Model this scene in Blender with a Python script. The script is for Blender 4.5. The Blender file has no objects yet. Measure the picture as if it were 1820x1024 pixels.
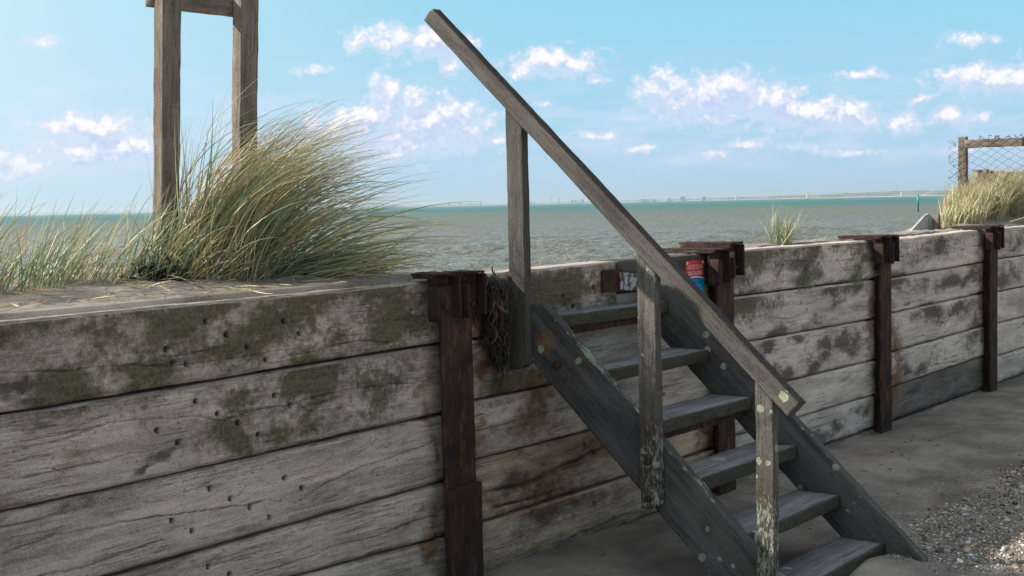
import bpy, math, random
import numpy as np
from mathutils import Vector, Matrix
random.seed(7); rng = np.random.default_rng(7)
R = math.radians
sc = bpy.context.scene
COL = sc.collection
PI = math.pi

EXPOSURE = .6
SKY_STRENGTH = .08; SKY_GAIN = .72; CLOUD_GAIN = 1.0; SUN_POWER = 5.0
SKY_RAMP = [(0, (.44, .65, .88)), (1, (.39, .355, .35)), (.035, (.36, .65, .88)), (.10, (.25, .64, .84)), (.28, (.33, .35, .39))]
SEA_NEAR = (.165, .17, .142); SEA_FAR = (.03, .14, .14); SEA_SPEC = .6
HAZE = 1.3e-4

# ------------------------------------------------------------------ camera
HEAD, PITCH, ROLL = R(38.4), math.atan(149/2330), R(-1.26)
cd = bpy.data.cameras.new("camera"); cam = bpy.data.objects.new("camera", cd); COL.objects.link(cam)
cd.sensor_width = 36; cd.lens = 36*2330/1820; cd.clip_start = .05; cd.clip_end = 60000
cam.matrix_world = Matrix.Translation((-4.075, -3.553, 1.62)) @ Matrix.Rotation(HEAD-PI/2, 4, 'Z') @ Matrix.Rotation(PI/2-PITCH, 4, 'X') @ Matrix.Rotation(ROLL, 4, 'Z')
sc.camera = cam
sc.view_settings.view_transform = 'Standard'; sc.view_settings.look = 'None'
sc.view_settings.gamma = 1; sc.view_settings.exposure = EXPOSURE
sc.cycles.use_denoising = True; sc.cycles.denoising_prefilter = 'NONE'
sc.cycles.max_bounces = 6; sc.cycles.transparent_max_bounces = 8

# ------------------------------------------------------------------ node helpers
class NT:
    def __init__(s, tree): s.t = tree; s.n = tree.nodes; s.l = tree.links
    def put(s, sock, v):
        if v is None: return
        if isinstance(v, bpy.types.NodeSocket): s.l.new(v, sock)
        elif hasattr(v, 'outputs'): s.l.new(v.outputs[0], sock)
        else:
            if isinstance(v, (tuple, list)) and len(v) == 3 and sock.type == 'RGBA': v = (*v, 1)
            sock.default_value = v
    def node(s, ty, **k):
        n = s.n.new(ty)
        for a, b in k.items(): setattr(n, a, b)
        return n
    def math(s, op, a, b=None, c=None, clamp=False):
        n = s.node('ShaderNodeMath', operation=op, use_clamp=clamp)
        for i, v in enumerate((a, b, c)): s.put(n.inputs[i], v)
        return n.outputs[0]
    def vm(s, op, a, b=None, out=0):
        n = s.node('ShaderNodeVectorMath', operation=op); s.put(n.inputs[0], a)
        if b is not None: s.put(n.inputs[3 if op == 'SCALE' else 1], b)
        return n.outputs[1 if op in ('LENGTH', 'DOT_PRODUCT') else out]
    def noise(s, vec, scale, detail=4, rough=.55, dist=0, out=0):
        n = s.node('ShaderNodeTexNoise'); s.put(n.inputs['Vector'], vec)
        n.inputs['Scale'].default_value = scale; n.inputs['Detail'].default_value = detail
        n.inputs['Roughness'].default_value = rough; n.inputs['Distortion'].default_value = dist
        return n.outputs[out]
    def vor(s, vec, scale, feat='F1', rnd=1, out='Distance'):
        n = s.node('ShaderNodeTexVoronoi', feature=feat); s.put(n.inputs['Vector'], vec)
        n.inputs['Scale'].default_value = scale; n.inputs['Randomness'].default_value = rnd
        return n.outputs[out]
    def step(s, v, a, b, lo=0, hi=1):
        n = s.node('ShaderNodeMapRange', interpolation_type='SMOOTHSTEP'); s.put(n.inputs[0], v)
        n.inputs[1].default_value = a; n.inputs[2].default_value = b; n.inputs[3].default_value = lo; n.inputs[4].default_value = hi
        return n.outputs[0]
    def mix(s, f, a, b, mode='MIX'):
        n = s.node('ShaderNodeMix', data_type='RGBA', blend_type=mode); s.put(n.inputs[0], f)
        s.put(n.inputs[6], a); s.put(n.inputs[7], b); return n.outputs[2]
    def attr(s, name, out='Fac'):
        n = s.node('ShaderNodeAttribute', attribute_name=name); return n.outputs[out]
    def scale3(s, v, x, y, z): return s.vm('MULTIPLY', v, (x, y, z))
    def bump(s, h, strength, dist, nrm=None):
        n = s.node('ShaderNodeBump'); n.inputs['Strength'].default_value = strength; n.inputs['Distance'].default_value = dist
        s.put(n.inputs['Height'], h); s.put(n.inputs['Normal'], nrm); return n.outputs[0]

# ------------------------------------------------------------------ sky and sun
SUN = Vector((-.82, 1, .82)).normalized()
EL = math.asin(SUN.z); AZ = math.atan2(SUN.x, SUN.y)
CLOUDS = [(0.339, 0.1219, 0.0129, 0.006), (0.3071, 0.0622, 0.03, 0.0086), (0.3, 0.0452, 0.0408, 0.0112), (0.3426, 0.0367, 0.0258, 0.0077), (0.2743, 0.049, 0.0129, 0.0094), (0.3616, 0.0329, 0.0258, 0.0107), (0.1123, 0.1228, 0.0129, 0.0073), (0.0849, 0.1242, 0.0258, 0.0086), (0.0596, 0.1226, 0.0236, 0.0094), (0.043, 0.1058, 0.0129, 0.0077), (0.0278, 0.1221, 0.0094, 0.0052), (0.1455, 0.1037, 0.0146, 0.0047), (-0.0335, 0.1054, 0.0279, 0.0086), (-0.01, 0.0985, 0.015, 0.0043), (-0.0664, 0.0924, 0.0086, 0.0034), (-0.0295, 0.0754, 0.0073, 0.0039), (0.0903, 0.0814, 0.012, 0.0155), (0.0713, 0.0812, 0.0107, 0.0086), (0.0545, 0.0746, 0.015, 0.0077), (0.1288, 0.061, 0.0258, 0.012), (0.1056, 0.0649, 0.0193, 0.015), (0.0697, 0.0601, 0.0258, 0.0193), (0.0399, 0.0595, 0.0172, 0.018), (0.0185, 0.0633, 0.015, 0.0077), (0.087, 0.0477, 0.03, 0.012), (0.0103, 0.0484, 0.015, 0.006), (-0.1219, 0.0808, 0.0193, 0.012), (-0.1386, 0.0781, 0.0258, 0.015), (-0.1678, 0.0792, 0.0258, 0.0137), (-0.1884, 0.0723, 0.0215, 0.0107), (-0.2068, 0.0675, 0.0193, 0.0107), (-0.1092, 0.0728, 0.0215, 0.006), (-0.2251, 0.0627, 0.0258, 0.0103), (-0.2532, 0.0596, 0.0172, 0.0094), (-0.1676, 0.0626, 0.0558, 0.0069), (-0.2889, 0.0541, 0.0258, 0.0077), (-0.3238, 0.0548, 0.0193, 0.0077), (-0.3065, 0.0704, 0.0129, 0.0039), (-0.3391, 0.0561, 0.0129, 0.0052), (-0.3333, 0.1091, 0.0215, 0.0047), (-0.3466, 0.0823, 0.0279, 0.0086), (-0.3653, 0.0825, 0.0215, 0.0094), (-0.2614, 0.0885, 0.0172, 0.003), (-0.1798, 0.0401, 0.0215, 0.0052), (-0.2086, 0.0376, 0.0193, 0.0052), (-0.1506, 0.0338, 0.0193, 0.0043), (-0.1002, 0.0394, 0.0172, 0.0039), (-0.0665, 0.0508, 0.0193, 0.0039), (-0.2571, 0.0328, 0.03, 0.0034), (-0.3353, 0.0335, 0.0215, 0.0039)]
w = bpy.data.worlds.new("World"); sc.world = w; w.use_nodes = True
T = NT(w.node_tree); T.n.clear()
sky = T.node('ShaderNodeTexSky', sky_type='NISHITA'); sky.sun_disc = False; sky.sun_elevation = EL; sky.sun_rotation = AZ
sky.air_density = 1.0; sky.dust_density = 1.2; sky.ozone_density = 1.0
def cloud_group():
    g = bpy.data.node_groups.new("cloud_density", 'ShaderNodeTree')
    g.interface.new_socket("P", in_out='INPUT', socket_type='NodeSocketVector')
    g.interface.new_socket("D", in_out='OUTPUT', socket_type='NodeSocketFloat')
    G = NT(g); i = G.node('NodeGroupInput'); o = G.node('NodeGroupOutput')
    p = i.outputs[0]
    wob = G.vm('SCALE', G.vm('SUBTRACT', G.noise(p, 60, 3, .55, out=1), (.5, .5, .5)), .014)
    pw = G.vm('ADD', p, wob)
    acc = None
    for (a, e, ra, re_) in CLOUDS:
        l = G.vm('LENGTH', G.vm('MULTIPLY', G.vm('SUBTRACT', pw, (a, e, 0)), (.78/ra, .74/re_, 0)))
        l = G.math('ADD', l, -.05 if re_ > .0078 else .26)
        acc = l if acc is None else G.math('MINIMUM', acc, l)
    n1 = G.noise(G.scale3(p, 1, 1.3, 1), 55, 9, .62)
    pb = G.vm('ADD', pw, G.vm('SCALE', G.vm('SUBTRACT', G.noise(p, 160, 3, .6, out=1), (.5, .5, .5)), .006))
    v1 = G.vor(G.scale3(pb, 1, 1.15, 1), 95, 'F1'); v2 = G.vor(G.scale3(pb, 1, 1.15, 1), 230, 'F1')
    bil = G.math('SUBTRACT', 1.0, G.math('ADD', G.math('MULTIPLY', v1, 1.1), G.math('MULTIPLY', v2, .7)))
    # wisps low all round the horizon
    sep = G.node('ShaderNodeSeparateXYZ'); G.put(sep.inputs[0], p)
    band = G.math('MULTIPLY', G.step(sep.outputs[1], .012, .03), G.step(sep.outputs[1], .13, .05))
    n2 = G.noise(G.scale3(p, 1, 3.4, 1), 17, 7, .6)
    back = G.math('MULTIPLY', G.math('MULTIPLY', G.math('SUBTRACT', n2, .43), 2.3), band)
    D = G.math('ADD', G.math('MULTIPLY', G.math('MINIMUM', G.math('SUBTRACT', 1.22, acc), .95), 1.1), G.math('ADD', G.math('MULTIPLY', G.math('SUBTRACT', n1, .53), 1.9), G.math('MULTIPLY', bil, .75)))
    D = G.math('MAXIMUM', D, back)
    G.l.new(D, o.inputs[0]); return g
gg = cloud_group()
tc = T.node('ShaderNodeTexCoord'); sp = T.node('ShaderNodeSeparateXYZ'); T.l.new(tc.outputs['Generated'], sp.inputs[0])
vx, vy, vz = sp.outputs
ch, sh = math.cos(HEAD), math.sin(HEAD)
fx = T.math('ADD', T.math('MULTIPLY', vx, ch), T.math('MULTIPLY', vy, sh))
fy = T.math('SUBTRACT', T.math('MULTIPLY', vy, ch), T.math('MULTIPLY', vx, sh))
az = T.math('ARCTAN2', fy, fx); el = T.math('ARCSINE', vz)
cp = T.node('ShaderNodeCombineXYZ'); T.l.new(az, cp.inputs[0]); T.l.new(el, cp.inputs[1])
P = cp.outputs[0]
g1 = T.node('ShaderNodeGroup', node_tree=gg); T.l.new(P, g1.inputs[0])
g2 = T.node('ShaderNodeGroup', node_tree=gg); T.l.new(T.vm('ADD', P, (.0032, .0095, 0)), g2.inputs[0])
D1, D2 = g1.outputs[0], g2.outputs[0]
alpha = T.step(D1, -.15, 1.05)
lit = T.step(T.math('SUBTRACT', D1, D2), -.34, .98)
dens = T.step(D1, .25, 1.1)
shade = T.mix(lit, (.50, .61, .85), (1.0, .95, .975))
thin = T.mix(dens, (.78, .77, .92), shade)
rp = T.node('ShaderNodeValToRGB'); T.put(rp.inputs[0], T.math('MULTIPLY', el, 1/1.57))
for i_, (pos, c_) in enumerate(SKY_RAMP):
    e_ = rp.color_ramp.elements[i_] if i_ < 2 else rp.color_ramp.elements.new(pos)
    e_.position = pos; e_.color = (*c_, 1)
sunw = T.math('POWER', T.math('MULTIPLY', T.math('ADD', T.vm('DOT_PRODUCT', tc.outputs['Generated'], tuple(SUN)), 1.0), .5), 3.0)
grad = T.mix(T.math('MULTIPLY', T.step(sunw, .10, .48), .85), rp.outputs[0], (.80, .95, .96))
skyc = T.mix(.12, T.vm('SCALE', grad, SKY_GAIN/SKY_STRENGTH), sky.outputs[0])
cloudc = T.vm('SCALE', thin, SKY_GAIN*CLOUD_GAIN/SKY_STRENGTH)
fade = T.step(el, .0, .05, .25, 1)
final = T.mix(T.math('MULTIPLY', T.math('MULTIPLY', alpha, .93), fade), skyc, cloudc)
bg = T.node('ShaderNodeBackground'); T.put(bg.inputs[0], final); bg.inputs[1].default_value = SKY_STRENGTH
wo = T.node('ShaderNodeOutputWorld'); T.l.new(bg.outputs[0], wo.inputs[0])
w.cycles.sampling_method = 'MANUAL'; w.cycles.sample_map_resolution = 512
sl = bpy.data.lights.new("sun", 'SUN'); sl.energy = SUN_POWER; sl.angle = R(.5); sl.color = (1, .93, .82)
so = bpy.data.objects.new("sun", sl); COL.objects.link(so); so.rotation_euler = SUN.to_track_quat('Z', 'Y').to_euler()

# ------------------------------------------------------------------ numpy noise
def _h(ix, iy, iz, s):
    h = (ix.astype(np.int64)*374761393 + iy.astype(np.int64)*668265263 + iz.astype(np.int64)*2147483647 + s*1274126177) & 0xffffffff
    h = ((h ^ (h >> 13))*1103515245) & 0xffffffff
    h = ((h ^ (h >> 15))*668265263) & 0xffffffff
    return ((h ^ (h >> 16)) & 0xffffff)/16777215.0
def vnoise(P, seed=0):
    P = np.asarray(P, float); F = np.floor(P); f = P-F; f = f*f*(3-2*f); I = F.astype(np.int64)
    out = 0
    for a in (0, 1):
        for b in (0, 1):
            for c in (0, 1):
                wgt = (f[:, 0] if a else 1-f[:, 0])*(f[:, 1] if b else 1-f[:, 1])*(f[:, 2] if c else 1-f[:, 2])
                out = out+wgt*_h(I[:, 0]+a, I[:, 1]+b, I[:, 2]+c, seed)
    return out*2-1
def fbm(P, octv=4, seed=0, gain=.5):
    P = np.asarray(P, float); o = 0; a = 1; t = 0
    for k in range(octv):
        o = o+a*vnoise(P*2**k+k*17.3, seed+k); t += a; a *= gain
    return o/t
def sstep(x, a, b):
    t = np.clip((x-a)/(b-a), 0, 1); return t*t*(3-2*t)

# ------------------------------------------------------------------ object helpers
def tag(o, label=None, cat=None, group=None, kind=None):
    for k, v in (('label', label), ('category', cat), ('group', group), ('kind', kind)):
        if v: o[k] = v
    return o
def thing(name, label, cat, loc=(0, 0, 0), group=None):
    o = bpy.data.objects.new(name, None); COL.objects.link(o); o.location = loc; o.empty_display_size = .1
    return tag(o, label, cat, group)
class MB:
    """collects vertices, faces and point attributes, then links ONE mesh"""
    def __init__(s): s.v = []; s.f = []; s.a = []; s.n = 0
    def add(s, v, f, **attrs):
        v = np.asarray(v, float); s.v.append(v)
        for x in f: s.f.append((np.asarray(x, np.int64)+s.n) if not isinstance(x, tuple) else tuple(i+s.n for i in x))
        s.a.append((len(v), attrs)); s.n += len(v)
    def build(s, name, mat, parent=None, smooth=True):
        V = np.concatenate(s.v); me = bpy.data.meshes.new(name)
        loops = []; starts = []; tot = []; k = 0
        for x in s.f:
            if isinstance(x, tuple): loops.append(np.array(x)); starts.append(np.array([k])); tot.append(np.array([len(x)])); k += len(x)
            else:
                m, q = x.shape; loops.append(x.ravel()); starts.append(k+np.arange(m)*q); tot.append(np.full(m, q)); k += m*q
        loops = np.concatenate(loops); starts = np.concatenate(starts); tot = np.concatenate(tot)
        org = V[:, :].mean(0) if parent is None else V.mean(0)
        if parent is None: org = np.array([org[0], org[1], V[:, 2].min()])
        me.vertices.add(len(V)); me.vertices.foreach_set('co', (V-org).astype(np.float32).ravel())
        me.loops.add(len(loops)); me.loops.foreach_set('vertex_index', loops.astype(np.int32))
        me.polygons.add(len(starts)); me.polygons.foreach_set('loop_start', starts.astype(np.int32))
        me.update(calc_edges=True); me.validate()
        names = set(); [names.update(a) for _, a in s.a]
        for nm in names:
            vec = any(nm in a and np.ndim(a[nm]) == 2 for _, a in s.a)
            buf = []
            for cnt, a in s.a:
                if nm in a: buf.append(np.broadcast_to(np.asarray(a[nm], float), (cnt, 3) if vec else (cnt,)))
                else: buf.append(np.zeros((cnt, 3) if vec else cnt))
            buf = np.concatenate(buf).astype(np.float32)
            at = me.attributes.new(nm, 'FLOAT_VECTOR' if vec else 'FLOAT', 'POINT')
            at.data.foreach_set('vector' if vec else 'value', buf.ravel())
        me.materials.append(mat)
        me.polygons.foreach_set('use_smooth', np.full(len(me.polygons), smooth)); me.update()
        o = bpy.data.objects.new(name, me); COL.objects.link(o); o.location = org
        if parent is not None:
            o.parent = parent; bl = Vector((0, 0, 0)); q = parent
            while q is not None: bl = bl+q.location; q = q.parent
            o.location = Vector(org)-bl
        return o

def frame(P0, xdir, zdir):
    x = Vector(xdir).normalized(); z = Vector(zdir); z = (z-x*z.dot(x)).normalized(); y = z.cross(x)
    M = np.array([list(x), list(y), list(z)]).T
    return np.array(P0, float), M
seedc = [0]
def timber(mb, P0, xdir, zdir, L, t, wd, res=.02, fine=None, rad=.004, amp=.0015, wob=.003, e0=None, e1=None, fn=None, seed=None, **attrs):
    """a sawn timber: local x along L, y thickness t, z width wd, centred on the axis; fine = spacing on the -y face"""
    seedc[0] += 1; sd = seedc[0] if seed is None else seed
    O, M = frame(P0, xdir, zdir)
    hy, hz = t/2, wd/2
    fine = fine or res
    pts = []
    def seg(a, b, n, sp):
        k = max(1, int(round(np.hypot(b[0]-a[0], b[1]-a[1])/sp)))
        for i in range(k):
            u = i/k; pts.append((a[0]+(b[0]-a[0])*u, a[1]+(b[1]-a[1])*u, *n))
    r = min(rad, hy*.6, hz*.6)
    def corner(cy, cz, a0):
        for k in range(3):
            a = a0+PI/2*k/3; pts.append((cy+r*math.cos(a), cz+r*math.sin(a), math.cos(a), math.sin(a)))
    seg((hy, -hz+r), (hy, hz-r), (1, 0), res*1.5); corner(hy-r, hz-r, 0)
    seg((hy-r, hz), (-hy+r, hz), (0, 1), res); corner(-hy+r, hz-r, PI/2)
    seg((-hy, hz-r), (-hy, -hz+r), (-1, 0), fine); corner(-hy+r, -hz+r, PI)
    seg((-hy+r, -hz), (hy-r, -hz), (0, -1), res*1.5); corner(hy-r, -hz+r, PI*1.5)
    pts = np.array(pts); m = len(pts)
    n = max(2, int(round(L/(res if fine is None else max(fine*1.6, .006)))))
    n = min(n, 420)
    u = np.linspace(0, 1, n+1)
    Y = np.tile(pts[:, 0], n+1); Z = np.tile(pts[:, 1], n+1); NY = np.tile(pts[:, 2], n+1); NZ = np.tile(pts[:, 3], n+1)
    U = np.repeat(u, m)
    X0 = np.zeros_like(U) if e0 is None else e0(Y, Z); X1 = np.full_like(U, L) if e1 is None else L+e1(Y, Z)
    X = X0+(X1-X0)*U
    q = np.stack([X*6, Y*14, Z*14], 1)
    gr = np.stack([X*7, Y*90, Z*90], 1)
    d = amp*(.6*fbm(gr+sd*3.1, 2, sd)+1.0*fbm(q*2.2+sd, 3, sd+5))
    wy = wob*fbm(np.stack([X*1.3+sd*7, 0*X, 0*X], 1), 2, sd+9); wz = wob*fbm(np.stack([X*1.3+sd*7, 0*X+5, 0*X], 1), 2, sd+11)
    world0 = O+np.stack([X, Y, Z], 1)@M.T
    ex = {}
    if fn is not None:
        dd, ex = fn(world0, NY, NZ, X, Y, Z); d = d+dd
    Yl = Y+NY*d+wy; Zl = Z+NZ*d+wz
    V = O+np.stack([X, Yl, Zl], 1)@M.T
    i = np.arange(n)[:, None]*m; j = np.arange(m)[None, :]; jn = (j+1) % m
    F = np.stack([i+j, i+m+j, i+m+jn, i+jn], -1).reshape(-1, 4)
    # end caps: fan to a centre vertex
    c0 = V[:m].mean(0); c1 = V[-m:].mean(0); V = np.vstack([V, c0, c1]); nv = (n+1)*m
    jj = np.arange(m); A = np.stack([np.full(m, nv), jj, (jj+1) % m], 1); B = np.stack([np.full(m, nv+1), n*m+(jj+1) % m, n*m+jj], 1)
    tcv = np.stack([X+sd*3.7, Y+sd*1.3, Z+sd*2.1], 1); tcv = np.vstack([tcv, tcv[0], tcv[-1]])
    exx = {k: np.concatenate([v, [v[0], v[-1]]]) for k, v in ex.items()}
    mb.add(V, [F, A, B], tc=tcv, **exx, **attrs)

def prism(mb, poly, z0, z1, M=None, **at):
    """extrude a polygon given in (x, y) from z0 to z1"""
    n = len(poly); v = [(x, y, z0) for x, y in poly]+[(x, y, z1) for x, y in poly]
    v = np.array(v, float)
    if M is not None: v = M[0]+v@M[1].T
    mb.add(v, [tuple(range(n))[::-1], tuple(range(n, 2*n))]+[(i, (i+1) % n, n+(i+1) % n, n+i) for i in range(n)], tc=v*1.0, **at)
def cyl(mb, a, b, r0, r1=None, n=8, tcs=1, **at):
    a = np.array(a, float); b = np.array(b, float); r1 = r0 if r1 is None else r1
    d = b-a; d /= np.linalg.norm(d); h = np.array([0, 0, 1.]) if abs(d[2]) < .9 else np.array([1., 0, 0])
    p = np.cross(d, h); p /= np.linalg.norm(p); q = np.cross(d, p)
    t = np.arange(n)*2*PI/n; c = np.cos(t)[:, None]*p+np.sin(t)[:, None]*q
    v = np.vstack([a+c*r0, b+c*r1]); i = np.arange(n); j = (i+1) % n
    mb.add(v, [np.stack([i, j, n+j, n+i], 1), tuple(range(n))[::-1], tuple(range(n, 2*n))], tc=v*1.0, **at)
def tube(mb, pts, rad, n=5, **at):
    P = np.array(pts, float); k = len(P); D = np.gradient(P, axis=0); D /= np.linalg.norm(D, axis=1)[:, None]+1e-9
    h = np.array([.31, .27, .91]); A = np.cross(D, h); A /= np.linalg.norm(A, axis=1)[:, None]; B = np.cross(D, A)
    t = np.arange(n)*2*PI/n; rad = np.broadcast_to(rad, (k,))
    V = (P[:, None]+rad[:, None, None]*(np.cos(t)[None, :, None]*A[:, None]+np.sin(t)[None, :, None]*B[:, None])).reshape(-1, 3)
    i = np.arange(k-1)[:, None]*n; j = np.arange(n)[None]; F = np.stack([i+j, i+(j+1) % n, i+n+(j+1) % n, i+n+j], -1).reshape(-1, 4)
    mb.add(V, [F, tuple(range(n))[::-1], tuple(range((k-1)*n, k*n))], tc=V*1.0, **at)

# ------------------------------------------------------------------ materials
def mat(name):
    m = bpy.data.materials.new(name); m.use_nodes = True; G = NT(m.node_tree)
    b = m.node_tree.nodes['Principled BSDF']; return m, G, b
def wood(name, c0, c1, algae=(.085, .075, .024), stain_shade=(.03, .022, .02), rust=(.24, .115, .045), lichen=(.42, .46, .38),
         base_algae=-9., base_lichen=None, grain=1.0, rough=.9, bumpd=.004, grit=0., dark=.0, lich_scale=14, lich_noise=False, sc_=1.0, streak=1.0, speck=0.0):
    m, G, b = mat(name); tcv = G.attr('tc', 'Vector')
    g1 = G.noise(G.scale3(tcv, 2.6*sc_/streak, 26*sc_, 26*sc_), 1, 6, .62, .9)
    g2 = G.noise(G.scale3(tcv, 7*sc_/streak, 150*sc_, 150*sc_), 1, 4, .65, .3)
    bl = G.noise(G.scale3(tcv, 2.5, 9, 9), 1, 5, .6, .4)
    fi = G.noise(tcv, 260, 3, .6)
    f = G.math('ADD', G.math('MULTIPLY', g1, .38), G.math('ADD', G.math('MULTIPLY', bl, .44), G.math('MULTIPLY', g2, .18)))
    col = G.mix(G.step(f, .33, .66), c0, c1)
    col = G.mix(G.math('MULTIPLY', G.step(fi, .3, .75), .28), col, G.mix(.5, col, (0, 0, 0)))
    wide = G.noise(G.scale3(tcv, .9, 5, 5), 1, 4, .6, .5)
    col = G.mix(G.math('MULTIPLY', G.step(wide, .50, .68), .45), col, tuple(min(1, x*y) for x, y in zip(c1, (1.22, 1.16, 1.08))))
    col = G.mix(G.math('MULTIPLY', G.step(wide, .48, .32), .5), col, tuple(x*y for x, y in zip(c0, (.62, .58, .55))))
    # grime held in the open grain
    gg1 = G.noise(G.scale3(tcv, 4, 120, 120), 1, 6, .72, .5); patch = G.noise(G.scale3(tcv, 3.5, 7, 7), 1, 4, .6)
    col = G.mix(G.math('MULTIPLY', G.math('MULTIPLY', G.step(gg1, .50, .60), G.step(patch, .42, .60)), .68*grain), col, tuple(x*.33 for x in c0))
    # pits and specks
    pit_ = G.math('MULTIPLY', G.step(G.noise(G.scale3(tcv, 60, 110, 110), 1, 3, .6), .66, .70), .7)
    col = G.mix(pit_, col, tuple(x*.25 for x in c0))
    if speck:
        sk = G.noise(tcv, 210, 3, .75); col = G.mix(G.math('MULTIPLY', G.step(sk, .52, .62), speck), col, tuple(min(1, x*1.9) for x in c1)); col = G.mix(G.math('MULTIPLY', G.step(sk, .46, .38), speck), col, tuple(x*.4 for x in c0))
    # fine checks along the grain
    ck = G.noise(G.scale3(tcv, 3.0, 60, 60), 1, 2, .4, 1.2)
    ckm = G.step(G.math('ABSOLUTE', G.math('SUBTRACT', ck, .5)), .006, .0)
    ckm = G.math('MULTIPLY', ckm, G.step(bl, .50, .64))
    col = G.mix(G.math('MULTIPLY', ckm, .75*grain), col, (.02, .016, .013))
    # dark mottling
    mo = G.noise(G.scale3(tcv, 7, 16, 16), 1, 6, .68, .8)
    col = G.mix(G.math('MULTIPLY', G.step(mo, .56, .70), .45), col, stain_shade)
    col = G.mix(G.math('MULTIPLY', G.step(mo, .42, .3), .35), col, c1)
    pn = G.noise(tcv, 30, 6, .7)
    def masked(col, at, colr, lo, hi, noise, mx=1.0, bias=0.0):
        a = G.math('ADD', G.math('ADD', at, bias), G.math('MULTIPLY', G.math('SUBTRACT', noise, .5), 2.2))
        return G.mix(G.math('MULTIPLY', G.step(a, lo, hi), mx), col, colr), a
    pn2 = G.noise(G.scale3(tcv, 11, 22, 22), 1, 7, .7, .6)
    col, _ = masked(col, G.attr('stain_shade'), G.mix(G.step(G.noise(tcv, 50, 4, .7), .35, .65), stain_shade, tuple(x*2.6 for x in stain_shade)), .2, 1.15, G.math('ADD', G.math('MULTIPLY', pn2, .6), G.math('MULTIPLY', G.noise(G.scale3(tcv, 14, 90, 90), 1, 5, .7), .4)), .82)
    col, _ = masked(col, G.attr('algae'), G.mix(G.step(G.noise(tcv, 75, 4, .7), .42, .6), algae, tuple(x*.36 for x in algae)), .2, .95, G.math('ADD', G.math('MULTIPLY', pn, .6), G.math('MULTIPLY', G.noise(G.scale3(tcv, 45, 45, 45), 1, 6, .8), .4)), .85, 0 if base_algae < -5 else base_algae)
    rn = G.noise(tcv, 16, 5, .65)
    rc = G.mix(G.step(rn, .4, .6), rust, (.10, .035, .015))
    col, _ = masked(col, G.attr('rust'), rc, .1, 1.1, pn2, .85)
    col = G.mix(G.math('MULTIPLY', G.attr('crack'), .9), col, (.014, .011, .009))
    h = G.math('ADD', G.math('MULTIPLY', g1, .6), G.math('ADD', G.math('MULTIPLY', g2, .5), G.math('ADD', G.math('MULTIPLY', ckm, -.8), G.math('ADD', G.math('MULTIPLY', mo, .9), G.math('MULTIPLY', pit_, -.5)))))
    if grit: h = G.math('ADD', h, G.math('MULTIPLY', G.noise(tcv, 170, 3, .7), grit))
    if base_lichen is not None:
        vd = G.vor(G.vm('ADD', tcv, G.vm('SCALE', G.noise(tcv, 40, 2, .5, out=1), .02)), lich_scale)
        cell = G.vor(G.vm('ADD', tcv, G.vm('SCALE', G.noise(tcv, 40, 2, .5, out=1), .02)), lich_scale, out='Color')
        ss = G.node('ShaderNodeSeparateColor'); G.put(ss.inputs[0], cell)
        rr = G.math('MULTIPLY', G.step(ss.outputs[0], 1-base_lichen, 1.0), .34)
        lm = G.step(G.math('SUBTRACT', vd, rr), .03, -.03)
        if lich_noise:
            ln = G.noise(G.scale3(tcv, 26, 90, 90), 1, 5, .7, .4)
            lm = G.math('MAXIMUM', lm, G.step(G.math('ADD', G.math('MULTIPLY', G.attr('lichen'), .5), ln), .78, .86))
        lc = G.mix(G.step(pn, .35, .65), lichen, (lichen[0]*.55, lichen[1]*.6, lichen[2]*.5))
        col = G.mix(G.math('MULTIPLY', lm, .85), col, lc)
        h = G.math('ADD', h, G.math('MULTIPLY', lm, .3))
    if dark: col = G.mix(dark, col, (0, 0, 0))
    G.put(b.inputs['Base Color'], col); b.inputs['Roughness'].default_value = rough
    b.inputs['Specular IOR Level'].default_value = .25
    G.put(b.inputs['Normal'], G.bump(h, .9, bumpd))
    return m
M_wall = wood('weathered_sea_wall_timber', (.275, .212, .178), (.66, .55, .475), speck=.22, bumpd=.004)
M_wallpale = wood('bleached_wall_timber', (.40, .32, .27), (.76, .655, .57), speck=.22, bumpd=.004)
M_walldark = wood('dark_stained_wall_timber', (.065, .048, .042), (.24, .20, .175), speck=.25, bumpd=.004)
M_walltan = wood('tan_eroded_wall_timber', (.25, .17, .11), (.58, .46, .33), speck=.22, bumpd=.006)
M_string = wood('stair_stringer_timber', (.040, .045, .046), (.125, .135, .14), base_lichen=.18, lich_scale=6, bumpd=.003)
M_tread = wood('stair_tread_timber', (.12, .122, .132), (.29, .295, .325), streak=2.5, bumpd=.003, algae=(.050, .045, .022), base_lichen=.10, lich_scale=11)
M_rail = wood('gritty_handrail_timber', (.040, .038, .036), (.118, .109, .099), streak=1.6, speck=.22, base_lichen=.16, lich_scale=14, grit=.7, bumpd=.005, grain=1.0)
M_post = wood('lichened_rail_post_timber', (.038, .036, .033), (.165, .152, .135), speck=.25, base_lichen=.5, lich_scale=20, lich_noise=True, grit=.5, bumpd=.005, lichen=(.32, .335, .295))
M_big = wood('sign_post_timber', (.085, .066, .055), (.28, .235, .195), speck=.25, bumpd=.005)
M_fence = wood('fence_timber', (.10, .08, .065), (.27, .235, .20), bumpd=.004)
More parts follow.
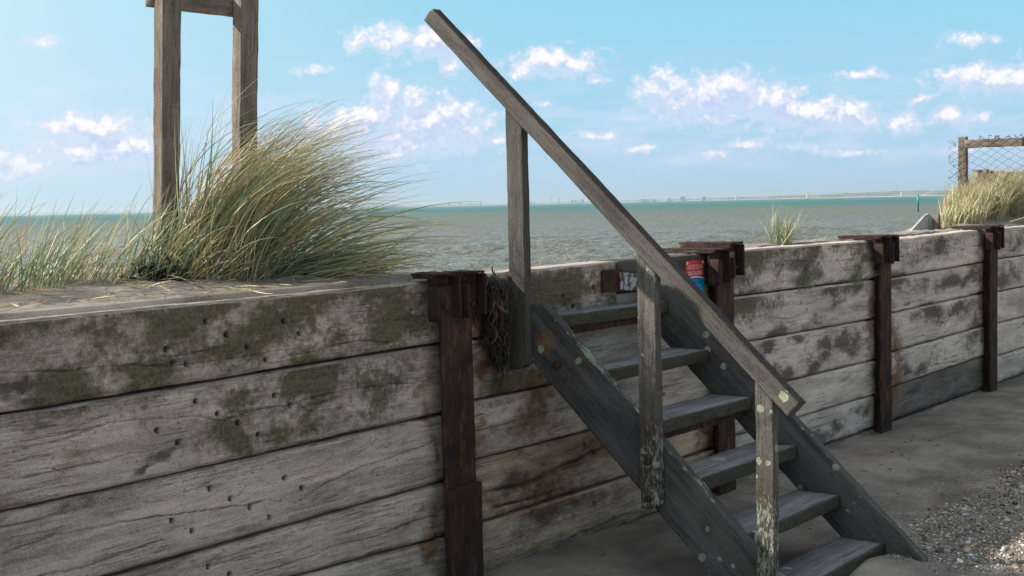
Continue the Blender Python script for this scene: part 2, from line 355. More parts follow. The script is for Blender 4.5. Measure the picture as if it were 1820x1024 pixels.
def rust_mat(name, a, bcol, o):
    m, G, b = mat(name); tcv = G.node('ShaderNodeTexCoord').outputs['Object']
    n = G.noise(tcv, 9, 7, .7, .3); n2 = G.noise(G.scale3(tcv, 30, 30, 7), 1, 5, .7); n3 = G.noise(tcv, 95, 4, .7)
    c = G.mix(G.step(n, .35, .62), a, bcol); c = G.mix(G.math('MULTIPLY', G.step(n2, .52, .68), .7), c, o)
    c = G.mix(G.math('MULTIPLY', G.step(n3, .5, .75), .5), c, (.02, .012, .01))
    G.put(b.inputs['Base Color'], c); b.inputs['Roughness'].default_value = .88; b.inputs['Specular IOR Level'].default_value = .3
    G.put(b.inputs['Normal'], G.bump(G.math('ADD', n3, G.math('MULTIPLY', n, 1.5)), 1, .006)); return m
M_rust = rust_mat('rusted_pile_steel', (.016, .011, .010), (.055, .026, .018), (.19, .07, .030))
M_rustdark = rust_mat('dark_rusted_bracket_steel', (.014, .010, .009), (.05, .023, .017), (.12, .05, .035))
def flat(name, c, rough=.6, noise=0, sc=20, metal=0):
    m, G, b = mat(name)
    if noise:
        tcv = G.node('ShaderNodeTexCoord').outputs['Object']
        n = G.noise(tcv, sc, 5, .65); G.put(b.inputs['Base Color'], G.mix(G.step(n, .3, .7), tuple(x*(1-noise) for x in c), tuple(min(1, x*(1+noise*.5)) for x in c)))
    else: b.inputs['Base Color'].default_value = (*c, 1)
    b.inputs['Roughness'].default_value = rough; b.inputs['Metallic'].default_value = metal; return m
def grass_mat():
    m, G, b = mat('marram_blades'); c = G.attr('bc', 'Color')
    G.put(b.inputs['Base Color'], c); b.inputs['Roughness'].default_value = .33; b.inputs['Specular IOR Level'].default_value = .6
    tr = G.node('ShaderNodeBsdfTranslucent'); G.put(tr.inputs[0], c)
    mx = G.node('ShaderNodeMixShader'); mx.inputs[0].default_value = .38
    G.l.new(b.outputs[0], mx.inputs[1]); G.l.new(tr.outputs[0], mx.inputs[2])
    G.l.new(mx.outputs[0], G.n['Material Output'].inputs[0]); return m
M_grass = grass_mat()
def sand_mat():
    m, G, b = mat('beach_sand'); tcv = G.node('ShaderNodeTexCoord').outputs['Object']
    n = G.noise(tcv, 2.2, 6, .6, .3); n2 = G.noise(G.scale3(tcv, 9, 26, 9), 1, 5, .65, .5); n3 = G.noise(tcv, 300, 3, .7); n4 = G.vor(tcv, 120)
    c = G.mix(G.step(n, .35, .65), (.19, .163, .146), (.35, .305, .27))
    c = G.mix(G.math('MULTIPLY', G.step(n2, .55, .7), .45), c, (.13, .105, .085))
    c = G.mix(G.math('MULTIPLY', G.step(n3, .45, .75), .4), c, (.09, .07, .055))
    c = G.mix(G.attr('dry'), c, G.mix(G.step(n, .35, .65), (.42, .34, .25), (.56, .47, .36)))
    deb = G.math('MULTIPLY', G.attr('deb'), G.step(G.noise(tcv, 60, 5, .75), .50, .62))
    c = G.mix(G.math('MULTIPLY', deb, .55), c, (.12, .075, .05))
    spk = G.math('MULTIPLY', G.attr('deb'), G.step(G.noise(tcv, 150, 2, .6), .70, .76))
    c = G.mix(spk, c, (.55, .48, .42))
    G.put(b.inputs['Base Color'], c); b.inputs['Roughness'].default_value = .95; b.inputs['Specular IOR Level'].default_value = .15
    h = G.math('ADD', G.math('MULTIPLY', n2, 1.2), G.math('ADD', G.math('MULTIPLY', n3, .35), G.math('MULTIPLY', deb, .5)))
    G.put(b.inputs['Normal'], G.bump(h, .8, .008)); return m
M_sand = sand_mat()

# ------------------------------------------------------------------ the sea
SEA = -1.9
def sea_mesh():
    r = [22.]
    while r[-1] < 15000: r.append(r[-1]*(1.0075 if r[-1] < 350 else 1.03 if r[-1] < 2000 else 1.15))
    r = np.array(r); a = np.concatenate([np.arange(-85, -28, 3.), np.arange(-28, 28, .12), np.arange(28, 86, 3.)])*PI/180
    a = a+HEAD; Rr, A = np.meshgrid(r, a, indexing='ij'); x = -4.075+Rr*np.cos(A); y = -3.553+Rr*np.sin(A)
    h = np.zeros_like(x); g = np.random.default_rng(3)
    da = np.gradient(a)[None, :]; cell = np.maximum(Rr*da, np.gradient(r)[:, None])
    for k in range(46):
        lam = math.exp(g.uniform(math.log(.9), math.log(9))); th = R(205)+g.normal(0, .42)
        amp = .014*lam**.8; kx, ky = 2*PI/lam*math.cos(th), 2*PI/lam*math.sin(th)
        ph = kx*x+ky*y+g.uniform(0, 6.28)
        env = np.clip(1.5-cell/lam*4, 0, 1)
        s = np.sin(ph); h += amp*env*(s+.25*np.cos(2*ph))
    V = np.stack([x, y, SEA+h], -1).reshape(-1, 3); n, m = x.shape
    i = np.arange(n-1)[:, None]*m; j = np.arange(m-1)[None]; F = np.stack([i+j, i+m+j, i+m+j+1, i+j+1], -1).reshape(-1, 4)
    return V, F
def sea_mat():
    m, G, b = mat('sea_water'); geo = G.node('ShaderNodeNewGeometry').outputs['Position']
    u = G.vm('DOT_PRODUCT', geo, (math.cos(HEAD), math.sin(HEAD), 0))
    lat = G.vm('DOT_PRODUCT', geo, (-math.sin(HEAD), math.cos(HEAD), 0))
    cx = G.node('ShaderNodeCombineXYZ'); G.put(cx.inputs[0], u); G.put(cx.inputs[1], lat)
    pat = G.noise(G.scale3(cx.outputs[0], .012, .0035, 1), 1, 4, .6)
    d = G.math('ADD', u, G.math('MULTIPLY', G.math('SUBTRACT', pat, .5), 240))
    col = G.mix(G.step(d, 90, 950), SEA_NEAR, SEA_FAR)
    st = G.noise(G.scale3(cx.outputs[0], .35, .10, 1), 1, 5, .65)
    col = G.mix(G.math('MULTIPLY', G.math('MULTIPLY', G.step(st, .45, .65), .5), G.step(u, 260, 90)), col, (.17, .16, .125))
    n1 = G.noise(G.scale3(cx.outputs[0], 1.6, .8, 1), 1.0, 6, .66)
    n2 = G.noise(G.scale3(cx.outputs[0], .5, .16, 1), 1.0, 5, .6)
    # foam on the crests
    sepz = G.node('ShaderNodeSeparateXYZ'); G.put(sepz.inputs[0], geo)
    fo = G.noise(G.scale3(cx.outputs[0], 1.2, .30, 1), 1, 6, .72); fo2 = G.noise(G.scale3(cx.outputs[0], .045, .03, 1), 1, 3, .6)
    fm = G.math('MULTIPLY', G.step(fo, .64, .70), G.step(fo2, .50, .60))
    fm = G.math('MULTIPLY', fm, G.step(u, 700, 250))
    fm = G.math('MULTIPLY', fm, .8)
    col = G.mix(fm, col, (.62, .58, .50))
    G.put(b.inputs['Base Color'], col)
    G.put(b.inputs['Roughness'], G.math('ADD', .22, G.math('MULTIPLY', G.step(u, 60, 400), .4)))
    b.inputs['IOR'].default_value = 1.33; b.inputs['Specular IOR Level'].default_value = SEA_SPEC
    hh = G.math('ADD', n1, G.math('MULTIPLY', n2, 2.0))
    bp = G.node('ShaderNodeBump'); bp.inputs['Strength'].default_value = 1.0; bp.inputs['Distance'].default_value = .7
    G.put(bp.inputs['Height'], hh); G.put(b.inputs['Normal'], bp.outputs[0]); return m
mb = MB(); V, F = sea_mesh(); mb.add(V, [F]); tag(mb.build('sea', sea_mat()), kind='structure')

# ------------------------------------------------------------------ ground
def ground_z(x, y):
    """beach in front of the wall (y < 0)"""
    P = np.stack([x, y, 0*x], 1)
    z = .035+.012*fbm(P*1.3, 3, 2)+.02*fbm(P*.45, 2, 8)
    z = z-.035*sstep(-y, .25, 1.4)+.012*fbm(P*4.5, 3, 31)*sstep(-y, .1, .4)
    z = z-.02*np.exp(-(y/.09)**2)*(.5+.5*vnoise(P*3, 5))
    z = z+.055*np.exp(-((x-1.25)/.22)**2-((y+1.35)/.16)**2)          # sand heaped at the stair foot
    z = z+.05*sstep(x, 1.7, 3.6)*sstep(-y, .9, 1.7)
    z = z+.005*np.sin(y*38+3*vnoise(P*2.2, 4)+x*6)*sstep(-y, .15, .4)*sstep(vnoise(P*1.1, 12), -.3, .4)
    return z
def shingle_mask(x, y):
    P = np.stack([x, y, 0*x], 1)
    e = (-y)-(1.12+.12*vnoise(P*2.2, 77)+.05*vnoise(P*7, 78))
    return sstep(e, -.02, .14)*sstep(x, 1.3, 1.75)
def berm_z(x, y):
    P = np.stack([x, y, 0*x], 1)
    z = 1.328-.004*sstep(x, -1.0, -2.0)+.028*sstep(y, .12, .55)+.014*fbm(P*3.2, 4, 3)*sstep(y, .05, .2)+.03*sstep(y, .5, 1.1)*sstep(x, .4, -.6)
    z = z+.010*np.abs(vnoise(P*14, 6))*sstep(y, .05, .15)+.012*vnoise(P*8, 61)*sstep(y, .06, .2)
    z = z-.03*sstep(x, -.2, .3)*sstep(x, 2.9, 2.4)
    z = z+.09*sstep(x, 7.2, 8.4)*sstep(y, .15, .5)
    edge = .30+.75*sstep(x, .3, -.5)+.55*sstep(x, 6.8, 8.2)
    z = z-.34*np.clip(y-edge, 0, 9.5)-.05*np.clip(y-edge-9.5, 0, 99)
    lip = sstep(x, -.12, -.2)
    z = np.where(y < .142, lip*(z-.022*sstep(y, .05, .028)*1+.004)+(1-lip)*1.22, z)
    return z
def gridobj(name, xs, ys, zf, extra=None):
    X, Yy = np.meshgrid(xs, ys, indexing='ij'); x = X.ravel(); y = Yy.ravel(); z = zf(x, y)
    n, m = X.shape; i = np.arange(n-1)[:, None]*m; j = np.arange(m-1)[None]; F = np.stack([i+j, i+m+j, i+m+j+1, i+j+1], -1).reshape(-1, 4)
    mb = MB(); mb.add(np.stack([x, y, z], 1), [F], **(extra(x, y) if extra else {})); o = mb.build(name, M_sand); tag(o, kind='structure'); return o
xs = np.concatenate([np.arange(-60, -3, 3), np.arange(-3, 0, .06), np.arange(0, 4.2, .014), np.arange(4.2, 9, .04), np.arange(9, 90, 3)])
ys = -np.concatenate([np.arange(0, 1.9, .014), np.arange(1.9, 3.4, .06), np.arange(3.4, 60, 2.5)])[::-1]
ys = np.append(ys, [.06])
def debx(x, y):
    P = np.stack([x, y, 0*x], 1)
    d = sstep((-y)-(.85+.2*vnoise(P*1.6, 9)), -.05, .2)*sstep(x, 1.0, 1.7); d = np.maximum(d, .8*sstep(x, 3.6, 4.6)*sstep(-y, .45, .8)*sstep(vnoise(P*1.4, 19), -.3, .3))
    return {'deb': d, 'dry': sstep(-y-1.6*sstep(x, -2, 3)*0+.0*x, 1.9, 2.8)}
gridobj('beach_sand', xs, ys, ground_z, debx)
xs = np.concatenate([np.arange(-60, -3, 3), np.arange(-3, 1, .02), np.arange(1, 9.6, .05), np.arange(9.6, 90, 3)])
ys = np.concatenate([np.arange(.022, 1.2, .012), np.arange(1.2, 2.4, .08), np.arange(2.4, 24, .9)])
gridobj('dune_sand', xs, ys, berm_z, lambda x, y: {'dry': 0*x, 'deb': .7*sstep(vnoise(np.stack([x*4, y*7, 0*x], 1), 3), -.1, .5)})

# ------------------------------------------------------------------ the timber sea wall
HOLES = [(-1.266, 1.248), (-1.179, 1.195), (-1.092, 1.145), (-1.005, 1.09), (-1.431, 1.17), (-1.406, 1.121), (-1.352, 1.113), (-1.308, 0.983), (-1.22, 0.928), (-1.134, 0.882), (-1.045, 0.828), (-1.468, 0.908), (-1.388, 0.855), (-1.265, 0.674), (-1.178, 0.623), (-1.091, 0.575), (-1.002, 0.521), (-1.424, 0.597), (-1.345, 0.545), (-1.284, 0.411), (-1.196, 0.362), (-0.966, 0.957), (-0.918, 1.221), (-0.844, 1.169), (-0.889, 0.908), (-0.925, 0.65), (-0.846, 0.599), (3.222, 0.983), (3.304, 0.935), (3.487, 1.136), (3.409, 1.178), (3.208, 0.741), (3.366, 0.639), (3.444, 0.587), (3.482, 0.835), (5.427, 1.295), (5.547, 0.708), (5.617, 0.659), (5.459, 0.9), (5.433, 0.498), (5.546, 0.454), (5.472, 0.395), (6.431, 1.366), (0.942, 1.267), (1.021, 1.216), (0.778, 1.192), (0.854, 1.138), (0.938, 0.478), (1.025, 0.424), (1.652, 0.626), (0.996, 0.188), (1.163, 0.084), (1.254, 0.033)]
CRACKS = [[(-2.016, 1.161), (-1.683, 1.139), (-1.424, 1.117), (-1.327, 1.113), (-1.175, 1.112), (-0.929, 1.123)], [(-2.029, 0.916), (-1.831, 0.926), (-1.638, 0.956), (-1.502, 0.951), (-1.286, 0.929), (-1.198, 0.904), (-1.051, 0.915), (-0.939, 0.913), (-0.814, 0.916), (-0.631, 0.937), (-0.406, 0.918), (-0.126, 0.917)], [(-2.03, 0.891), (-1.953, 0.887), (-1.874, 0.884)], [(-2.043, 0.627), (-1.74, 0.639), (-1.631, 0.635), (-1.276, 0.603), (-0.954, 0.571), (-1.001, 0.581)], [(-0.874, 0.551), (-0.754, 0.589), (-0.484, 0.627), (-0.118, 0.657)], [(-1.095, 0.338), (-0.883, 0.337), (-0.733, 0.354), (-0.495, 0.348), (-0.147, 0.36)], [(-0.842, 0.277), (-0.58, 0.279), (-0.33, 0.24)], [(0.155, 0.659), (0.366, 0.668), (0.636, 0.667), (0.828, 0.674)], [(0.146, 0.409), (0.43, 0.389), (0.658, 0.38), (0.868, 0.387), (1.003, 0.403), (1.125, 0.393)], [(0.325, 0.308), (0.486, 0.299)], [(1.541, 0.672), (1.679, 0.66), (1.844, 0.672)], [(2.493, 0.961), (2.843, 0.932), (3.092, 0.898)], [(3.003, 1.25), (3.427, 1.222), (4.312, 1.196)], [(4.727, 1.168), (5.037, 1.127), (5.364, 1.182), (5.759, 1.183), (6.127, 1.205), (6.545, 1.217)], [(4.598, 0.966), (4.945, 0.934), (5.174, 0.98)], [(3.847, 0.906), (4.035, 0.899), (4.309, 0.879)], [(3.343, 0.241), (3.514, 0.239), (3.71, 0.234)], [(3.209, 0.193), (3.376, 0.19), (3.584, 0.19), (3.8, 0.19)], [(4.721, 0.365), (5.078, 0.358), (5.556, 0.359), (6.519, 0.312)], [(5.967, 0.539), (6.237, 0.505), (6.519, 0.518)]]
ALGAE = [(-1.577, 1.223, 0.15, 0.108), (-1.183, 1.147, 0.15, 0.077), (-0.761, 1.229, 0.34, 0.104), (-0.343, 1.196, 0.18, 0.133), (-1.343, 1.276, 0.23, 0.084), (-1.9, 1.304, 0.15, 0.058), (-1.52, 1.071, 0.11, 0.091), (-0.772, 0.96, 0.22, 0.104), (-0.418, 0.916, 0.13, 0.088), (-1.172, 0.853, 0.12, 0.058), (-1.116, 0.983, 0.12, 0.059), (-1.854, 1.094, 0.11, 0.051), (0.783, 1.248, 0.4, 0.078), (0.528, 1.226, 0.16, 0.125), (2.565, 1.251, 0.27, 0.127), (3.358, 1.28, 0.47, 0.087), (4.112, 1.248, 0.27, 0.111), (5.308, 1.238, 0.55, 0.082), (2.56, 1.011, 0.27, 0.064), (3.845, 1.042, 0.34, 0.044), (5.361, 0.739, 0.34, 0.05), (5.947, 0.736, 0.31, 0.052), (7.079, 1.215, 0.44, 0.071), (0.324, 1.118, 0.12, 0.073), (0.453, 0.833, 0.16, 0.062)]
STAIN = [(3.009, 0.793, 0.44, 0.04), (3.548, 0.707, 0.24, 0.064), (4.015, 0.699, 0.27, 0.074), (3.506, 0.588, 0.16, 0.049), (2.969, 0.596, 0.22, 0.047), (2.69, 0.758, 0.21, 0.039), (4.624, 0.661, 0.09, 0.109), (3.43, 0.866, 0.2, 0.042), (3.675, 0.928, 0.15, 0.028), (4.777, 1.023, 0.3, 0.048), (5.886, 0.956, 0.73, 0.051), (7.081, 0.932, 0.36, 0.094), (3.356, 1.142, 0.23, 0.041), (0.75, 0.246, 0.26, 0.079), (1.023, 0.221, 0.24, 0.068), (1.148, 1.158, 0.19, 0.06), (0.913, 1.135, 0.27, 0.047), (0.581, 0.356, 0.21, 0.051), (6.326, 0.505, 0.2, 0.112), (-1.915, 1.0, 0.11, 0.051), (-1.432, 0.818, 0.07, 0.015), (-1.511, 0.794, 0.04, 0.011), (-1.984, 1.094, 0.07, 0.041), (0.28, 0.951, 0.23, 0.146), (4.772, 0.39, 0.61, 0.079), (4.099, 0.185, 0.14, 0.052), (3.418, 0.122, 0.4, 0.036)]
RUST = [(-1.792, 0.86, 0.02, 0.07), (0.613, 0.66, 0.17, 0.153), (0.152, 1.085, 0.05, 0.072), (0.144, 0.87, 0.03, 0.143), (0.129, 0.463, 0.04, 0.216), (-0.15, 0.883, 0.03, 0.069), (-0.136, 0.719, 0.02, 0.138), (-0.147, 0.256, 0.04, 0.116), (4.673, 0.559, 0.08, 0.197), (4.671, 0.283, 0.08, 0.158), (4.271, 0.826, 0.06, 0.189), (6.457, 0.832, 0.08, 0.271), (6.325, 1.019, 0.16, 0.045), (2.038, 0.305, 0.1, 0.073), (1.03, 0.438, 0.14, 0.082), (0.538, 0.313, 0.25, 0.102), (4.728, 1.104, 0.08, 0.039)]
HOL = np.array(HOLES)
def blobs(L, s, z, seed):
    P = np.stack([s*3, z*3, 0*s], 1); js = .13*fbm(P*1.6, 4, seed); jz = .09*fbm(P*1.6+9, 4, seed+3)
    q = .85+1.15*fbm(np.stack([s*5, z*9, 0*s], 1), 4, seed+7, .65)
    o = np.zeros_like(s)
    for (a, b, ra, rb) in L:
        o = np.maximum(o, 1.15*np.exp(-.55*(((s+js-a)/ra)**2+((z+jz-b)/rb)**2)))
    return o*np.clip(q, 0, 1.4)
def wall_fn(bands, own, seed, hl=None):
    def fn(Wd, NY, NZ, X, Y, Z):
        s, z = Wd[:, 0], Wd[:, 2]; front = (NY < -.5); d = np.zeros_like(s); cr = np.zeros_like(s)
        n1 = .006*vnoise(np.stack([s*9, z*2, 0*s+seed], 1), 41)+.003*vnoise(np.stack([s*40, z*2, 0*s], 1), 42)
        def crack(c, w0, depth):
            nonlocal d, cr
            c = sorted(c); cs = np.array([p[0] for p in c]); cz = np.array([p[1] for p in c])
            zc = np.interp(s, cs, cz)+n1; m = ((s > cs[0]-.01) & (s < cs[-1]+.01) & front)
            ends = np.clip(np.minimum(s-cs[0], cs[-1]-s)/.12, 0, 1)
            wv = w0*(.45+.55*ends)*(1+.5*vnoise(np.stack([s*14, 0*s, 0*s+seed], 1), 43))
            k = np.exp(-((z-zc)/np.maximum(wv, .0012))**2)*m
            d -= depth*k; cr[:] = np.maximum(cr, k*(.75+.45*vnoise(np.stack([s*6, 0*s, 0*s+seed], 1), 47)))
        for c, w0 in own: crack(c, w0, .009 if w0 > .003 else .005)
        for (a, b) in (hl if hl is not None else []):
            q = ((s-a)**2+((z-b)*.9)**2)**.5; k = sstep(q, .0115, .0065)*front; d -= .016*k; cr[:] = np.maximum(cr, k*1.15)
        al = blobs(ALGAE, s, z, 51); st = blobs(STAIN, s, z, 61); ru = blobs(RUST, s, z, 71)
        al = np.maximum(al, .42*sstep(z, 1.12, 1.30)*(.8+.6*vnoise(np.stack([s*4, z*9, 0*s], 1), 88)))+.16*(s < 3)
        ru = np.maximum(ru, .0+1.0*np.exp(-(np.minimum.reduce([np.abs(s-(c+.115)) for c in PILES[1:5]])/.028)**2)*sstep(vnoise(np.stack([s*3, z*5, 0*s], 1), 89), -.1, .5))
        top = (NZ > .35); al = al*(~top); st = np.where(top, np.where(s < -.05, .55, 0.), st)  # left plank tops painted darker to dull the sunlit edge
        zf = sstep(z, .16, .02); st = np.maximum(st, .8*sstep(z, .15, .05)+.0*zf)
        d += front*.004*fbm(np.stack([s*2.2, z*7, 0*s+seed], 1), 3, seed)
        # worn edges
        e = np.minimum(np.abs(Z-Z.max()), np.abs(Z-Z.min())); d -= front*.005*np.exp(-(e/.010)**2)*(1+1.3*vnoise(np.stack([s*12, z*3, 0*s], 1), seed+4))
        return d, {'algae': al, 'stain_shade': st, 'rust': ru, 'crack': np.clip(cr, 0, 1)}
    return fn
PILES = [-2.24, -.055, 2.165, 4.345, 6.52, 8.70]
wall = thing('timber_sea_wall', 'long weathered timber sea wall of stacked planks between rusty steel piles', 'wall', (2.2, 0, 0))
PILES = [-2.24, -.055, 2.165, 4.345, 6.52, 8.70]
cz = [1.325, 1.06, .80, .535, .285, .04, -.22]
SEAMS = {0: ([1.316, 1.033, .745, .463, .335, .06, -.22], [1.322, 1.059, .763, .482, .252, .03, -.22]),
         2: ([1.328, 1.052, .796, .537, .264, .02, -.22], [1.336, 1.067, .790, .538, .263, .02, -.22]),
         3: ([1.336, 1.083, .820, .530, .298, .07, -.22], [1.334, 1.062, .792, .519, .278, .05, -.22]),
         4: ([1.318, 1.054, .806, .537, .291, .05, -.22], [1.342, 1.071, .826, .553, .315, .05, -.22]),
         5: ([1.338, 1.084, .814, .548, .282, .05, -.22], [1.334, 1.077, .809, .551, .271, .05, -.22])}
SEAMS[1] = SEAMS[0]; BAYS = [(-4.42, -2.24, 0)]+[(PILES[i], PILES[i+1], [0, 2, 3, 4, 5][i]) for i in range(5)]+[(8.70, 10.9, 3), (10.9, 13.1, 4)]
PM = {0: [M_wall, M_wall, M_wall, M_wall, M_wall, M_wall], 2: [M_wall, M_wall, M_wall, M_walltan, M_walltan, M_wall],
      3: [M_wallpale, M_wallpale, M_wallpale, M_wallpale, M_wallpale, M_wall], 4: [M_wallpale, M_wallpale, M_wallpale, M_wallpale, M_walldark, M_wall], 5: [M_wallpale]*5+[M_wall]}
for bi, (s0, s1, key) in enumerate(BAYS):
    zl, zr = SEAMS[key]
    near = bi in (1, 2, 3); vis = 1 <= bi <= 5
    for k in range(6):
        a, b = s0+.012, s1-.012
        if bi == 2 and k == 0: b = 1.215
        zlt, zlb, zrt, zrb = zl[k], zl[k+1], zr[k], zr[k+1]
        if k == 0 and False: pass
        g = .0045 if k else 0
        L = b-a; cL, cR = (zlt+zlb)/2, (zrt+zrb)/2
        wd = ((zlt-zlb)+(zrt-zrb))/2-.010
        slope = (cR-cL)/L
        own = []
        if vis:
            for c in CRACKS:
                mid = c[len(c)//2]
                if a < mid[0] < b and zlb+(zrb-zlb)*(mid[0]-a)/L < mid[1] < zlt+(zrt-zlt)*(mid[0]-a)/L: own.append((c, .0026))
            g_ = random.Random(bi*17+k)
            for q in range(g_.choice([1, 1, 2]) if near or bi == 4 else 1):
                c0 = a+g_.uniform(.02, L-.3); ln = g_.uniform(.12, .75); zc = g_.uniform(min(zlb, zrb)+.03, max(zlt, zrt)-.03)
                own.append(([(min(c0+ln*t/4, b-.02), zc+.007*g_.uniform(-1, 1)*(t > 0)+.02*t/4*g_.uniform(-.5, 1)) for t in range(5)], g_.uniform(.0018, .0025)))
            if key == 2 and k in (3,):      # eroded hollow in the tan plank
                own += [([(a+.1, .40), (a+.5, .375), (a+.9, .41), (a+1.15, .44)], .012), ([(a+.3, .31), (a+.8, .30)], .008)]
            hh = [h for h in HOLES if a < h[0] < b and min(zlb, zrb)-.01 < h[1] < max(zlt, zrt)]
        else: hh = []
        fine = .0042 if bi in (1, 2) else .006 if bi == 3 else .010 if bi in (4,) else .02 if vis else .06
        mb = MB(); sd = bi*10+k+3
        # planks vary a touch in depth
        yo = g_.uniform(-.006, .006) if vis else 0
        wfun = lambda Y, Z: 0*Y
        timber(mb, (a, .07+yo, cL), (1, 0, slope), (0, 0, 1), L*math.sqrt(1+slope*slope), .14, wd, res=.03, fine=fine, rad=.012, amp=.003, wob=.0025,
               fn=wall_fn(None, own, sd, hh) if vis else None, seed=sd)
        if abs((zlt-zlb)-(zrt-zrb)) > .02:      # tapering plank
            V = mb.v[0]; t = (V[:, 0]-a)/L; c = cL+(cR-cL)*t; w_ = ((zlt-zlb)*(1-t)+(zrt-zrb)*t-.010)/wd; V[:, 2] = c+(V[:, 2]-c)*w_
        pl = mb.build('plank', PM[key][k], wall)
        if key == 4 and k == 4: pl['label'] = 'dark stained bottom plank'
        if key == 2 and k in (3, 4): pl['label'] = 'tan eroded plank with torn grain'
# short grey capping piece and corroded plates at the head of the stairs
mb = MB(); timber(mb, (1.222, .062, 1.255), (1, 0, 0), (0, 0, 1), .93, .15, .155, res=.012, rad=.012, amp=.004, seed=91); o = mb.build('end_plank', M_rail, wall); o['label'] = 'short grey end plank with pale lichen'
mb = MB(); timber(mb, (1.222, .075, 1.120), (1, 0, 0), (0, 0, 1), .93, .13, .106, res=.03, rad=.008, amp=.003, seed=92); mb.build('plank', M_wall, wall)
M_bluepaint = None
def paint_mat():
    m, G, b = mat('flaking_white_paint_on_rust'); tcv = G.node('ShaderNodeTexCoord').outputs['Object']
    n = G.noise(tcv, 22, 4, .6, .4); n3 = G.noise(tcv, 100, 3, .7)
    c = G.mix(G.step(n, .49, .54), (.10, .04, .025), (.30, .35, .38)); c = G.mix(G.math('MULTIPLY', G.step(n3, .5, .7), .3), c, (.05, .025, .02))
    G.put(b.inputs['Base Color'], c); b.inputs['Roughness'].default_value = .7; G.put(b.inputs['Normal'], G.bump(n, .6, .003)); return m
mb = MB(); timber(mb, (1.085, -.012, 1.24), (1, 0, 0), (0, 0, 1), .17, .012, .105, res=.012, rad=.002, amp=.003, seed=93); mb.build('rusted_plate', M_rust, wall)
mb = MB(); timber(mb, (1.215, -.03, 1.235), (1, -.06, -.10), (0, 0, 1), .42, .012, .085, res=.012, rad=.002, amp=.003, seed=94); mb.build('painted_plate', paint_mat(), wall)
# steel H piles with their clamp brackets
def plate(mb, x0, x1, y0, y1, z0, z1, amp=.003, res=.015):
    """steel plate as a noisy box"""
    dx, dy, dz = x1-x0, y1-y0, z1-z0
    L = max(dx, dy, dz)
    if L == dz: timber(mb, ((x0+x1)/2, (y0+y1)/2, z0), (0, 0, 1), (1, 0, 0) if dx > dy else (0, 1, 0), dz, min(dx, dy), max(dx, dy), res=res, rad=.002, amp=amp, wob=amp)
    elif L == dx: timber(mb, (x0, (y0+y1)/2, (z0+z1)/2), (1, 0, 0), (0, 0, 1) if dz > dy else (0, 1, 0), dx, min(dy, dz), max(dy, dz), res=res, rad=.002, amp=amp, wob=amp)
    else: timber(mb, ((x0+x1)/2, y0, (z0+z1)/2), (0, 1, 0), (0, 0, 1) if dz > dx else (1, 0, 0), dy, min(dx, dz), max(dx, dz), res=res, rad=.002, amp=amp, wob=amp)
def bolt(mb, x, y, z, r=.016):
    cyl(mb, (x, y, z), (x, y-.02, z), r, n=6); cyl(mb, (x, y-.02, z), (x, y-.034, z), r*.55, n=8)
for pi, c in enumerate(PILES+[10.9]):
    wf = {1: .19, 2: .18, 3: .18, 4: .165}.get(pi, .18)
    r_ = .012 if pi in (1, 2, 3) else .04
    mb = MB()
    plate(mb, c-wf/2, c+wf/2, -.078, -.062, -.3, 1.30, res=r_)
    plate(mb, c-.006, c+.006, -.0615, .15, -.3, 1.30, res=r_)
    plate(mb, c-wf/2, c+wf/2, .151, .163, -.3, 1.27, res=.05)
    pile = mb.build('steel_pile', M_rust, wall)
    if pi == 1:
        mb = MB(); plate(mb, c-wf/2-.004, c+wf/2+.012, -.098, -.0785, -.3, .475); lp = mb.build('lap_plate', M_rustdark, pile)
    zt = {1: 1.345, 2: 1.352, 3: 1.352, 4: 1.358}.get(pi, 1.35)
    for q, (xa, xb, dz, yf) in enumerate([(c-.155, c-.02, 0, -.112), (c+.035, c+.15, .03 if pi == 2 else .0, -.105)]):
        mb = MB(); ln = {1: .03, 2: .26, 3: .20, 4: .22}.get(pi, .4)*(1 if q == 0 else .9)
        plate(mb, xa, xb, yf, ln, zt+dz-.004, zt+dz+.007, amp=.004)               # arm over the wall top
        plate(mb, xa, xa+.012, yf+.013, ln-.01, zt+dz-.016 if q == 0 else zt+dz-.03, zt+dz-.0045, amp=.003)  # its turned-down edge
        h = .185
        plate(mb, xa+.013, xb, yf+.05, yf+.06, zt+dz-h, zt+dz-.006, amp=.003)      # hanging web
        plate(mb, xa, xa+.012, yf-.008, yf+(.045 if q == 0 else .085), zt+dz-h, zt+dz-.045, amp=.004)       # side flange
        plate(mb, xb+.001, xb+.012, yf, yf+.06, zt+dz-h+.008, zt+dz-.008, amp=.003)
        br = mb.build('clamp_bracket', M_rustdark, pile)
        mb = MB(); bolt(mb, (xa+xb)/2+.005, yf+.05, zt+dz-h+.055); mb.build('bolt', M_rust, br)

# ------------------------------------------------------------------ notice board
sg = thing('notice_sign', 'small red and blue beach notice with white lettering screwed to the wall', 'sign', (1.95, -.005, .975))
M_red = flat('sign_red', (.62, .035, .03), .35, .12, 14); M_blue = flat('sign_blue', (.0, .20, .52), .35, .12, 14); M_white = flat('sign_white', (.78, .80, .82), .5); M_pale = flat('sign_pale_blue_print', (.12, .40, .68), .5)
SX0, SX1, SZ0, SZ1, SY = 1.857, 2.043, .975, 1.303, -.010
def sheet(name, poly, y0, y1, m, parent=sg):
    mb = MB(); prism(mb, poly, 0, y0-y1, M=(np.array([0, y0, 0.]), np.array([[1, 0, 0], [0, 0, -1.], [0, 1, 0]]))); return mb.build(name, m, parent, smooth=False)
def arc(t): return 1.196+.016*math.sin(PI*min(1, max(0, .12+.80*t)))
sheet('panel', [(SX0, SZ0), (SX1, SZ0), (SX1, SZ1), (SX0, SZ1)], SY, SY-.004, M_red)
N = 14
xsn = [SX0+(SX1-SX0)*i/N for i in range(N+1)]
